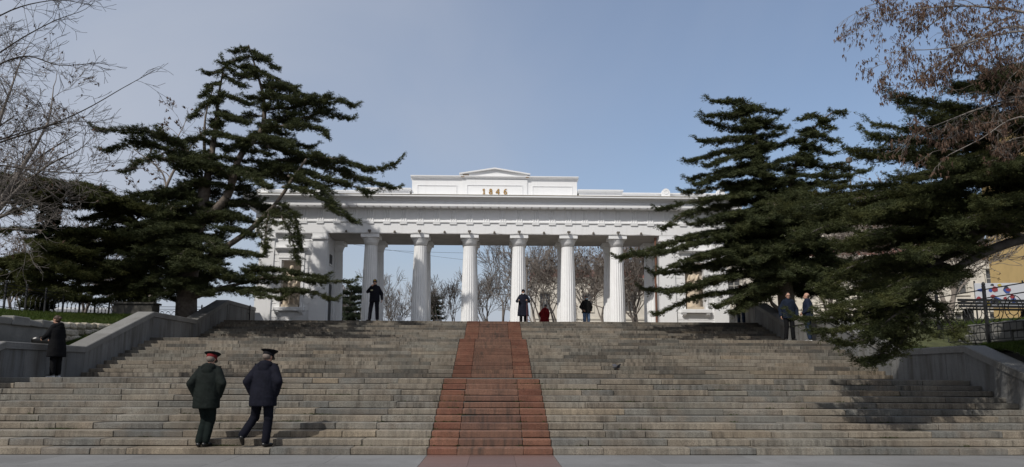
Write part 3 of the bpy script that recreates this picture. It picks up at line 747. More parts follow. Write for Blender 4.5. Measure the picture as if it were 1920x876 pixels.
class Cedar:
    def __init__(s, name, label, base, mat='cedar', group=None, scale=1.0, tuft=0.15, fill=3):
        s.root = tag(empty(name, tuple(base)), label, 'tree', group); s.base = np.array(base, float); s.mat = mat; s.k = scale; s.tuft = tuft; s.fill = fill; s.sprig = 1.0
        s.S = []; s.TP = []; s.TD = []
    def stem(s, pts, r0, r1):
        Q = poly_pts(pts, 0.35); rr = np.linspace(r0, r1, len(Q))
        for i in range(len(Q)-1): s.S.append((Q[i], Q[i+1], rr[i], rr[i+1]))
        return Q
    def limb(s, pts, width, r0=0.07, start=0.12, droop=0.16, dens=0.9, body=0.4):
        """a limb with flat sprays of needles; width = half width of the plate near its middle"""
        Q = poly_pts(pts, 0.125*s.k); n = len(Q); rr = np.linspace(r0, 0.012, n)
        for i in range(n-1): s.S.append((Q[i], Q[i+1], rr[i], rr[i+1]))
        Ltot = 0.16*s.k*n
        for i in range(int(start*n), n):
            t = i/max(1, n-1)
            dirv = Q[min(i+1, n-1)]-Q[max(i-1, 0)]; dirv /= max(np.linalg.norm(dirv), 1e-6)
            side = np.cross(dirv, (0, 0, 1.)); nn = np.linalg.norm(side); side = side/nn if nn > 1e-3 else np.array([1., 0, 0])
            prof = (0.45+0.75*math.sin(math.pi*min(1, t*0.85+0.12)))*(1-0.85*t**2.6)
            for sd in (-1, 1):
                if random.random() > 0.80*dens: continue
                Lb = width*.92*prof*random.uniform(0.3, 1.25)
                fwd = random.uniform(0.35, 1.1)
                bd = side*sd+dirv*fwd+np.array([0, 0, random.uniform(-0.12, 0.22)]); bd /= np.linalg.norm(bd)
                m = max(2, int(Lb/(0.10*s.k)))
                p = Q[i].copy(); prev = p.copy()
                for j in range(m):
                    u_ = (j+1)/m
                    p = p+bd*(Lb/m)+np.array([0, 0, -droop*Lb/m*u_*1.2+random.uniform(-.015, .015)])
                    for _ in range(2 if random.random() < body else 1):
                        s.TP.append(p+np.array([random.uniform(-.09, .09), random.uniform(-.09, .09), random.uniform(-.05, .05)])*s.k); s.TD.append(bd)
                s.S.append((Q[i], p, 0.012, 0.004))
            if random.random() < 0.28*dens:            # hanging sprigs
                h = random.uniform(0.1, 0.34)*s.k*droop*2.0
                for j in range(2):
                    s.TP.append(Q[i]+np.array([random.uniform(-.12, .12), random.uniform(-.12, .12), -h*(j+1)/2])); s.TD.append(np.array([0, 0, -0.8])+dirv*.4)
            s.TP.append(Q[i]); s.TD.append(dirv)
        tip = Q[-1]; dv = Q[-1]-Q[-2]; dv /= max(np.linalg.norm(dv), 1e-6)
        for j in range(9): s.TP.append(tip+dv*0.05*j*s.k+np.array([0, 0, .004*j*j*s.k])); s.TD.append(dv)
    def auto(s, axis, zlo, zhi, lmax, lmin, count, width, az=(0, 360), rise=0.0, droop=0.16, r0=0.05, pw=1.0):
        """limbs round a leader (axis: resampled points) between two heights"""
        zz = axis[:, 2]
        for i in range(count):
            z = zlo+(zhi-zlo)*(i+random.random())/count
            p = axis[np.argmin(np.abs(zz-z))]
            t = (z-zlo)/(zhi-zlo); L = (lmax+(lmin-lmax)*t**pw)*random.uniform(0.6, 1.15)
            a = R(random.uniform(*az)); d = np.array([math.cos(a), math.sin(a), 0])
            up = rise+random.uniform(-.12, .2)
            pts = [p, p+d*L*.35+np.array([0, 0, L*(.35*up+.05)]), p+d*L*.7+np.array([0, 0, L*(.7*up+.02)]), p+d*L+np.array([0, 0, L*(up-.10)])]
            s.limb(pts, width*(0.55+0.45*L/lmax), r0*(0.4+0.6*L/lmax), droop=droop)
    def done(s, bark='bark', nb=6, wid=0.12):
        a = [x[0] for x in s.S]; b = [x[1] for x in s.S]; r0 = [x[2] for x in s.S]; r1 = [x[3] for x in s.S]
        big = [i for i in range(len(s.S)) if r0[i] > 0.09]; small = [i for i in range(len(s.S)) if r0[i] <= 0.09]
        def sel(I, n, nm):
            if not I: return
            o = obj(nm, seg_mesh(nm, [a[i] for i in I], [b[i] for i in I], [r0[i] for i in I], [r1[i] for i in I], n), M[bark], s.root); o.location = -s.base
        sel(big, 10, 'trunk'); sel(small, 4, 'branches'); s.root.children[-1]['kind'] = 'stuff'
        # every node carries two side sprigs, each a short tapering row of needle tufts
        E = s.fill; P0 = np.array(s.TP); D0 = np.array(s.TD); n0 = len(P0)
        ang = RNG.uniform(.45, 1.15, (n0, 2))*np.array([1, -1])*RNG.choice([1, -1], (n0, 1)); ln_ = RNG.uniform(.08, .34, (n0, 2))*s.k*s.sprig
        ca, sa = np.cos(ang), np.sin(ang)
        SD = np.stack([D0[:, None, 0]*ca-D0[:, None, 1]*sa, D0[:, None, 0]*sa+D0[:, None, 1]*ca, D0[:, None, 2]*.6+RNG.uniform(-.14, .2, (n0, 2))], axis=2)
        SD /= np.maximum(np.linalg.norm(SD, axis=2, keepdims=True), 1e-6)
        tt = (np.arange(E)+.4)/E
        P_ = (P0[:, None, None, :]+SD[:, :, None, :]*ln_[:, :, None, None]*tt[None, None, :, None]); P_ = P_+RNG.normal(0, .016*s.k, P_.shape)
        D_ = np.broadcast_to(SD[:, :, None, :], P_.shape).reshape(-1, 3); szs = np.broadcast_to((1.15-.45*tt)[None, None, :], P_.shape[:3]).reshape(-1); P_ = P_.reshape(-1, 3)
        o = obj('crown', tuft_mesh('crown', P_, D_, s.tuft*s.k*szs*RNG.uniform(.8, 1.3, len(P_)), nb, wid, .5, .22), M[s.mat], s.root); o.location = -s.base; o['kind'] = 'stuff'
        print('TREE', s.root.name, 'tufts', len(P_), 'segs', len(s.S))
        return s.root

def A(px, py, Y): return at(px, py, Y)

# ---- large cedar behind the left parapet
b0 = A(350, 597, 29.2); b0[2] = 3.3
tL = Cedar('cedar_tree', 'large dark cedar with several tall stems left of the white colonnade', b0, tuft=0.095)
Yt = 29.2
tL.stem([b0, A(350, 560, Yt), A(356, 500, Yt), A(368, 430, Yt), A(385, 350, Yt)], 0.44, 0.24)
sA = tL.stem([A(385, 350, Yt), A(395, 300, Yt), A(404, 240, Yt+.3), A(410, 180, Yt+.3), A(420, 125, Yt+.3)], 0.16, 0.03)
tL.stem([A(388, 330, Yt), A(383, 270, Yt+.6), A(386, 215, Yt+.8), A(400, 165, Yt+.8)], 0.10, 0.02)
sB = tL.stem([A(375, 420, Yt), A(425, 370, Yt-.3), A(440, 320, Yt-.4), A(455, 285, Yt-.2), A(490, 245, Yt+.2), A(495, 190, Yt+.4), A(480, 130, Yt+.4), A(466, 84, Yt+.4)], 0.2, 0.02)
sC = tL.stem([A(360, 500, Yt), A(420, 465, Yt-.9), A(470, 430, Yt-1.2), A(520, 378, Yt-1.5), A(552, 330, Yt-1.5), A(575, 298, Yt-1.5)], 0.15, 0.05)
tL.stem([A(352, 560, Yt), A(400, 545, Yt-.5), A(440, 535, Yt-1.2)], 0.14, 0.08)
def LB(t, pts, w, r0=0.06, **kw): t.limb([A(*p) for p in pts], w, r0, **kw)
# crown, right side
for pts, w in (
    ([(480, 128, Yt+.4), (500, 140, Yt+.2), (520, 150, Yt), (545, 162, Yt)], .45),
    ([(470, 105, Yt+.4), (450, 110, Yt+.3), (425, 118, Yt)], .35), ([(468, 95, Yt+.4), (490, 105, Yt), (512, 125, Yt-.1)], .35),
    ([(484, 140, Yt+.4), (455, 145, Yt+.2), (430, 128, Yt-.1)], .4), ([(466, 88, Yt+.4), (455, 92, Yt+.4), (446, 96, Yt+.4)], .25),
    ([(490, 165, Yt+.4), (530, 165, Yt), (575, 180, Yt-.2)], .6), ([(493, 185, Yt+.4), (540, 185, Yt-.3), (600, 190, Yt-.6)], .75),
    ([(495, 205, Yt+.3), (560, 200, Yt), (620, 185, Yt-.3), (657, 196, Yt-.4)], .8), ([(492, 225, Yt+.2), (560, 222, Yt+.4), (610, 212, Yt+.6), (650, 222, Yt+.6)], .85),
    ([(490, 240, Yt+.2), (545, 235, Yt-.8), (600, 240, Yt-1.2), (610, 250, Yt-1.3)], .8), ([(480, 255, Yt), (520, 262, Yt-1.5), (540, 275, Yt-2.2)], .8),
    ([(470, 268, Yt), (530, 270, Yt+.9), (580, 275, Yt+1.2)], .8),
    ([(500, 275, Yt), (560, 290, Yt-.5), (640, 300, Yt-1), (700, 318, Yt-1.2), (738, 308, Yt-1.2)], .75),
    ([(520, 300, Yt), (600, 305, Yt+.3), (660, 330, Yt+.5), (735, 352, Yt+.4)], .9), ([(510, 310, Yt), (580, 325, Yt-1), (650, 345, Yt-1.4), (690, 360, Yt-1.5)], .85),
    ([(540, 330, Yt-1.4), (590, 345, Yt-1.8), (630, 385, Yt-2), (658, 412, Yt-2)], .6), ([(530, 350, Yt-1.4), (570, 355, Yt-2), (600, 370, Yt-2.3), (625, 395, Yt-2.4)], .5),
    ([(480, 320, Yt), (540, 335, Yt+.8), (610, 350, Yt+1.2)], .9), ([(450, 310, Yt), (470, 330, Yt-1.5), (500, 350, Yt-2.2)], .7),
    ([(515, 385, Yt-1.5), (530, 410, Yt-2), (545, 440, Yt-2.2), (556, 482, Yt-2.3)], .35), ([(520, 380, Yt-1.5), (550, 400, Yt-1.9), (562, 455, Yt-2)], .3),
    ([(505, 395, Yt-1.4), (500, 425, Yt-1.8), (498, 462, Yt-2)], .35)):
    LB(tL, pts, w)
# crown, left stem
for pts, w in (
    ([(420, 128, Yt+.3), (408, 135, Yt+.2), (395, 138, Yt)], .3), ([(418, 140, Yt+.3), (435, 150, Yt+.2), (450, 160, Yt)], .35), ([(414, 155, Yt+.3), (398, 160, Yt), (385, 175, Yt-.1)], .4),
    ([(412, 175, Yt+.3), (440, 185, Yt), (465, 195, Yt-.2)], .5), ([(408, 190, Yt+.3), (385, 195, Yt), (365, 215, Yt-.1)], .4), ([(406, 215, Yt+.3), (435, 220, Yt-.6), (460, 230, Yt-1)], .55),
    ([(402, 250, Yt), (430, 255, Yt-1), (460, 262, Yt-1.6)], .6), ([(400, 265, Yt), (375, 262, Yt+.4), (350, 265, Yt+.5)], .4),
    ([(385, 320, Yt), (330, 270, Yt-.6), (270, 245, Yt-1.1), (215, 245, Yt-1.3), (188, 243, Yt-1.4)], .8), ([(380, 330, Yt), (320, 285, Yt-.4), (260, 268, Yt-.6), (205, 282, Yt-.7)], .85),
    ([(378, 335, Yt), (320, 300, Yt-1.2), (270, 300, Yt-1.8), (240, 318, Yt-2)], .7), ([(380, 325, Yt), (340, 270, Yt+.8), (290, 255, Yt+1.1)], .7),
    ([(380, 350, Yt), (350, 345, Yt-.8), (330, 355, Yt-1.2)], .5)):
    LB(tL, pts, w)
# lower crown
for pts, w in (
    ([(440, 535, Yt-1.2), (500, 520, Yt-2), (570, 525, Yt-2.5), (620, 527, Yt-2.6), (650, 529, Yt-2.6)], .55), ([(440, 540, Yt-1.2), (510, 545, Yt-2.2), (570, 545, Yt-2.5), (618, 560, Yt-2.6)], .55),
    ([(430, 530, Yt-1), (490, 505, Yt-1.6), (560, 512, Yt-1.8), (600, 520, Yt-1.9)], .55), ([(420, 540, Yt-1), (470, 548, Yt-2.4), (520, 560, Yt-3)], .6),
    ([(400, 480, Yt), (440, 470, Yt-1.2), (485, 480, Yt-1.8)], .8), ([(380, 450, Yt), (430, 430, Yt-1), (470, 440, Yt-1.6)], .75), ([(372, 420, Yt), (420, 400, Yt-1), (455, 410, Yt-1.5)], .75),
    ([(370, 400, Yt), (340, 380, Yt-1), (310, 400, Yt-1.6)], .7), ([(365, 440, Yt), (320, 430, Yt-1), (280, 445, Yt-1.5)], .8), ([(362, 470, Yt), (310, 470, Yt-.8), (260, 490, Yt-1.2)], .9),
    ([(358, 500, Yt), (310, 510, Yt-1), (265, 535, Yt-1.5)], .9), ([(356, 520, Yt), (320, 540, Yt-1.4), (290, 560, Yt-1.8)], .8), ([(360, 500, Yt), (400, 505, Yt-1.8), (430, 520, Yt-2.5)], .9),
    ([(360, 480, Yt), (385, 490, Yt-2), (400, 505, Yt-2.8)], .9), ([(365, 440, Yt), (390, 450, Yt-2), (410, 470, Yt-2.8)], .9), ([(362, 460, Yt), (345, 470, Yt-2), (335, 495, Yt-2.8)], .9),
    ([(358, 520, Yt), (400, 520, Yt+1), (450, 530, Yt+1.5)], .8), ([(358, 530, Yt), (380, 540, Yt-1.5), (390, 552, Yt-2.4)], .7), ([(365, 430, Yt), (340, 410, Yt+1.2), (300, 410, Yt+2)], .9), ([(375, 400, Yt), (430, 380, Yt+1.2), (480, 380, Yt+2)], .9)):
    LB(tL, pts, w)
tL.auto(sA, 8.5, 13.5, 1.3, .5, 14, .4); tL.auto(sB, 9.5, 15, 1.8, .4, 20, .45); tL.auto(sB, 7, 10, 2.4, 1.8, 10, .7)
sT = poly_pts([b0, A(356, 500, Yt), A(385, 350, Yt)], .3); tL.auto(sT, 5.0, 9.0, 3.0, 2.2, 22, .85, az=(80, 275), rise=-.05); tL.auto(poly_pts([A(470, 330, Yt), A(520, 300, Yt)], .3), 8.8, 10.4, 2.2, 1.8, 6, .7)
tL.done()

# ---- two broad drooping cedars further left
b1 = A(265, 580, 31.5); b1[2] = 3.4
t2 = Cedar('cedar_tree', 'spreading cedar with an arched drooping crown between the bare trees and the large cedar', b1, mat='cedar_olive', tuft=0.10, fill=3)
Y2 = 31.0
t2.stem([b1, A(266, 540, Y2), A(264, 480, Y2), A(262, 435, Y2), A(240, 400, Y2), A(190, 360, Y2-.4)], .34, .07)
t2.stem([A(263, 450, Y2), A(285, 415, Y2), A(310, 400, Y2)], .12, .05)
for pts, w in (
    ([(250, 410, Y2), (190, 360, Y2-.8), (140, 348, Y2-1.4), (110, 365, Y2-1.7)], .9), ([(250, 400, Y2), (200, 362, Y2-.2), (160, 348, Y2), (125, 352, Y2)], .9), ([(240, 395, Y2), (200, 370, Y2-1.8), (170, 375, Y2-2.5)], .9),
    ([(250, 400, Y2), (230, 375, Y2-1.5), (210, 375, Y2-2.2)], .9), ([(258, 410, Y2), (270, 390, Y2-1.2), (290, 395, Y2-1.7), (312, 415, Y2-2)], .8), ([(258, 405, Y2), (240, 375, Y2-.4), (270, 392, Y2-.8), (320, 425, Y2-1)], .9),
    ([(258, 420, Y2), (220, 415, Y2-1.4), (170, 430, Y2-2)], .9), ([(260, 430, Y2), (200, 440, Y2-.6), (140, 450, Y2-1)], .7), ([(262, 460, Y2), (220, 470, Y2-1.2), (170, 490, Y2-1.7)], .8), ([(262, 480, Y2), (230, 500, Y2-1.6), (190, 520, Y2-2.3)], .9),
    ([(264, 500, Y2), (220, 530, Y2-1), (160, 545, Y2-1.5)], .9), ([(264, 520, Y2), (240, 545, Y2-1.6), (210, 560, Y2-2.2)], .9), ([(265, 490, Y2), (290, 510, Y2-1), (320, 530, Y2-1.4)], .8), ([(265, 530, Y2), (250, 555, Y2-1.5), (240, 570, Y2-2)], .8),
    ([(262, 440, Y2), (230, 435, Y2+1), (170, 440, Y2+1.6)], .8), ([(262, 420, Y2), (285, 430, Y2-.6), (310, 450, Y2-1)], .8)):
    LB(t2, pts, w)
s2 = poly_pts([A(262, 480, Y2), A(262, 435, Y2), A(230, 395, Y2)], .3); t2.auto(s2, 6.2, 9.2, 2.6, 2.0, 16, .9, rise=.05)
s2 = poly_pts([A(266, 560, Y2), A(264, 450, Y2)], .3); t2.auto(s2, 4.6, 7.4, 2.6, 2.4, 16, .9, rise=-.08); t2.done()
b2 = A(80, 585, 28.5); b2[2] = 3.4
t3 = Cedar('cedar_tree', 'wide low cedar with an ivy-covered trunk at the far left above the lawn', b2, mat='cedar_olive', tuft=0.10, fill=3)
Y3 = 28.5
s3 = t3.stem([b2, A(78, 530, Y3), A(84, 470, Y3), A(92, 410, Y3), A(98, 360, Y3)], .30, .10)
for pts, w in (
    ([(95, 385, Y3), (60, 350, Y3-.6), (20, 335, Y3-1), (-30, 340, Y3-1.4)], .9), ([(95, 375, Y3), (120, 352, Y3-.5), (150, 352, Y3-1), (175, 375, Y3-1.2)], .8), ([(94, 390, Y3), (60, 365, Y3-1.5), (30, 370, Y3-2.3)], .9), ([(97, 370, Y3), (80, 352, Y3-1), (50, 345, Y3-1.6)], .8),
    ([(88, 440, Y3), (40, 430, Y3-.8), (-20, 440, Y3-1.2)], .6), ([(86, 470, Y3), (130, 465, Y3-1), (170, 475, Y3-1.6)], .7), ([(82, 500, Y3), (40, 500, Y3-1), (-20, 520, Y3-1.5)], .9), ([(80, 510, Y3), (120, 505, Y3-1.2), (165, 520, Y3-1.8)], .9),
    ([(80, 530, Y3), (40, 540, Y3-1.4), (0, 555, Y3-2)], .9), ([(80, 530, Y3), (110, 540, Y3-1.6), (150, 558, Y3-2.3)], .9), ([(80, 545, Y3), (70, 560, Y3-1.6), (50, 572, Y3-2.4)], .8), ([(80, 545, Y3), (120, 555, Y3-.6), (190, 565, Y3-1)], .8),
    ([(84, 480, Y3), (60, 485, Y3-1.8), (40, 500, Y3-2.6)], .8), ([(84, 480, Y3), (105, 490, Y3-1.8), (125, 505, Y3-2.6)], .8), ([(80, 520, Y3), (20, 520, Y3+1), (-40, 530, Y3+1.5)], .9), ([(80, 520, Y3), (140, 520, Y3+1.5), (200, 530, Y3+2)], .9), ([(88, 430, Y3), (140, 430, Y3+1), (180, 440, Y3+1.5)], .5)):
    LB(t3, pts, w)
t3.auto(s3, 4.4, 7.0, 2.8, 2.4, 18, .9, rise=-.05); t3.auto(s3, 8.4, 9.8, 2.6, 2.0, 10, .9); r3 = t3.done()
iv = []; ivd = []
for i in range(2600):
    u_ = random.random(); p = s3[int(u_*(len(s3)-1))]; a = random.uniform(0, 2*math.pi); q = .42*(1-.25*u_)*random.uniform(.7, 1.15)
    iv.append(p+np.array([q*math.cos(a), q*math.sin(a), random.uniform(-.15, .15)])); ivd.append(np.array([math.cos(a), math.sin(a), -.4]))
o = obj('ivy', tuft_mesh('ivy', iv, ivd, 0.11*np.ones(len(iv)), 4, .42), M['ivy'], r3); o.location = -t3.base; o['kind'] = 'stuff'

# ---- cedar in front of the right pylon
b4 = A(1478, 600, 29.3); b4[2] = 3.4
t4 = Cedar('cedar_tree', 'tall layered cedar with two leaning tips in front of the right pylon', b4, tuft=0.095)
Y4 = 29.3
t4.stem([b4, A(1474, 560, Y4), A(1466, 500, Y4), A(1456, 430, Y4)], .38, .24)
s4 = t4.stem([A(1456, 430, Y4), A(1440, 360, Y4), A(1424, 290, Y4), A(1410, 230, Y4), A(1392, 182, Y4)], .18, .02)
s5 = t4.stem([A(1458, 450, Y4), A(1476, 380, Y4+.2), A(1492, 310, Y4+.2), A(1515, 255, Y4+.2), A(1545, 222, Y4+.2), A(1568, 208, Y4+.2)], .14, .02)
t4.stem([A(1470, 530, Y4), A(1430, 470, Y4-.9), A(1395, 455, Y4-1.2)], .12, .06); t4.stem([A(1476, 590, Y4), A(1448, 570, Y4-.6), A(1436, 540, Y4-1)], .12, .05)
for pts, w in (
    ([(1395, 188, Y4), (1370, 190, Y4-.1), (1340, 190, Y4-.2)], .32), ([(1398, 195, Y4), (1425, 205, Y4), (1455, 212, Y4)], .32), ([(1404, 212, Y4), (1365, 215, Y4-.4), (1330, 218, Y4-.6)], .42), ([(1410, 228, Y4), (1440, 232, Y4-.2), (1462, 240, Y4-.3)], .4),
    ([(1415, 248, Y4), (1370, 240, Y4-.1), (1328, 230, Y4-.2)], .42), ([(1418, 262, Y4), (1370, 262, Y4-.7), (1318, 265, Y4-1.1)], .5), ([(1420, 275, Y4), (1350, 285, Y4-.6), (1297, 302, Y4-.9)], .6), ([(1424, 290, Y4), (1370, 295, Y4-1.4), (1330, 310, Y4-2)], .6),
    ([(1428, 305, Y4), (1360, 320, Y4-.3), (1300, 335, Y4-.4)], .75), ([(1432, 320, Y4), (1370, 325, Y4-1.2), (1310, 345, Y4-1.8)], .8), ([(1436, 340, Y4), (1360, 350, Y4+.4), (1290, 360, Y4+.6)], .75),
    ([(1440, 360, Y4), (1370, 370, Y4-1), (1300, 378, Y4-1.6), (1242, 392, Y4-1.9)], .9), ([(1442, 370, Y4), (1360, 385, Y4-.2), (1290, 400, Y4-.3), (1250, 425, Y4-.4)], .8), ([(1446, 390, Y4), (1380, 400, Y4-1.6), (1320, 415, Y4-2.4)], .9), ([(1448, 400, Y4), (1370, 410, Y4+.8), (1300, 420, Y4+1.2)], .8),
    ([(1430, 455, Y4-.5), (1360, 435, Y4-1.3), (1290, 445, Y4-1.7), (1220, 468, Y4-1.9), (1167, 482, Y4-2)], .75), ([(1400, 455, Y4-1.1), (1330, 450, Y4-1.9), (1260, 470, Y4-2.4), (1205, 478, Y4-2.6)], .7), ([(1440, 460, Y4-.4), (1370, 470, Y4-1.9), (1310, 480, Y4-2.6), (1250, 505, Y4-2.9)], .9),
    ([(1440, 480, Y4), (1360, 490, Y4-.9), (1290, 505, Y4-1.3), (1232, 512, Y4-1.5)], .85), ([(1450, 500, Y4), (1380, 515, Y4-1.9), (1310, 530, Y4-2.6), (1255, 548, Y4-2.9)], .8), ([(1450, 500, Y4), (1370, 520, Y4-.6), (1290, 540, Y4-.9), (1215, 543, Y4-1)], .7), ([(1440, 530, Y4-1), (1380, 545, Y4-1.6), (1300, 560, Y4-2), (1238, 588, Y4-2.1)], .55),
    ([(1440, 535, Y4-1), (1400, 550, Y4-2.4), (1350, 575, Y4-3)], .6), ([(1450, 540, Y4), (1410, 565, Y4-2.2), (1380, 585, Y4-2.9)], .55), ([(1465, 520, Y4), (1440, 530, Y4-2.2), (1420, 545, Y4-3)], .8), ([(1465, 500, Y4), (1470, 500, Y4-2.2), (1475, 515, Y4-3)], .85), ([(1465, 490, Y4), (1500, 500, Y4-2), (1530, 515, Y4-2.6)], .85), ([(1465, 470, Y4), (1450, 460, Y4-2.2), (1440, 470, Y4-3)], .85), ([(1460, 440, Y4), (1480, 430, Y4-2), (1500, 440, Y4-2.8)], .85), ([(1456, 420, Y4), (1420, 415, Y4-2), (1395, 430, Y4-2.8)], .85), ([(1446, 390, Y4), (1450, 380, Y4-2), (1455, 395, Y4-2.7)], .8),
    ([(1568, 210, Y4+.2), (1580, 210, Y4+.2), (1572, 212, Y4+.2)], .2), ([(1545, 225, Y4+.2), (1525, 215, Y4), (1510, 222, Y4)], .3), ([(1540, 232, Y4+.2), (1560, 238, Y4), (1552, 240, Y4)], .3), ([(1520, 250, Y4+.2), (1540, 255, Y4), (1556, 262, Y4)], .35), ([(1510, 265, Y4+.2), (1485, 262, Y4), (1468, 270, Y4)], .4), ([(1505, 280, Y4+.2), (1530, 280, Y4), (1552, 288, Y4)], .4), ([(1495, 300, Y4+.2), (1470, 300, Y4-.6), (1450, 312, Y4-1)], .5),
    ([(1492, 310, Y4+.2), (1540, 312, Y4), (1585, 318, Y4), (1617, 322, Y4)], .55), ([(1488, 330, Y4+.2), (1540, 330, Y4-.8), (1590, 330, Y4-1.1)], .6), ([(1484, 350, Y4), (1530, 345, Y4+.8), (1580, 342, Y4+1.2)], .6), ([(1480, 370, Y4), (1520, 370, Y4-1.2), (1555, 385, Y4-1.7)], .7), ([(1476, 390, Y4), (1530, 400, Y4-.5), (1570, 415, Y4-.8)], .7), ([(1468, 430, Y4), (1520, 440, Y4-1.1), (1560, 460, Y4-1.6)], .75), ([(1465, 460, Y4), (1520, 475, Y4-.3), (1575, 490, Y4-.5)], .75), ([(1468, 500, Y4), (1520, 520, Y4-.9), (1570, 540, Y4-1.3)], .75), ([(1470, 530, Y4), (1520, 545, Y4+.2), (1580, 555, Y4+.2)], .8), ([(1472, 540, Y4), (1510, 550, Y4+1), (1560, 545, Y4+1.6)], .8)):
    LB(t4, pts, w)
t4.auto(s4, 8.5, 13.2, 1.9, .4, 40, .5); t4.auto(s5, 8.0, 12.4, 1.5, .3, 26, .42); t4.auto(s4, 6.5, 9.5, 2.6, 2.0, 30, .85)
sT = poly_pts([b4, A(1466, 500, Y4), A(1456, 430, Y4)], .3); t4.auto(sT, 5.2, 8.0, 3.2, 2.6, 40, .95, rise=-.05); t4.auto(sT, 5.6, 7.6, 4.2, 3.6, 12, .9, az=(150, 260), rise=-.03)
t4.done()

# ---- near cedar whose trunk stands outside the picture on the right
Y5 = 15.6
b5 = A(2010, 560, Y5+.5); b5[2] = 1.9
t5 = Cedar('cedar_tree', 'near cedar on the far right whose long branches sweep down over the stairs', b5, mat='cedar_near', tuft=0.056, fill=5, scale=.85)
t5.stem([b5, A(2005, 480, Y5), A(1995, 400, Y5), A(1985, 300, Y5), A(1975, 200, Y5), A(1965, 100, Y5)], .42, .12)
t5.stem([A(2000, 440, Y5), A(1920, 448, Y5-.2), A(1850, 472, Y5-.5), A(1790, 505, Y5-.8), A(1720, 552, Y5-1.2), A(1660, 585, Y5-1.5)], .13, .06)
t5.stem([A(1998, 380, Y5), A(1920, 395, Y5-.2), A(1860, 425, Y5-.2), A(1800, 470, Y5-.4), A(1740, 500, Y5-.6)], .12, .05)
t5.stem([A(1998, 420, Y5), A(1930, 410, Y5-.4), A(1880, 425, Y5-.6), A(1830, 420, Y5-.9)], .11, .05)
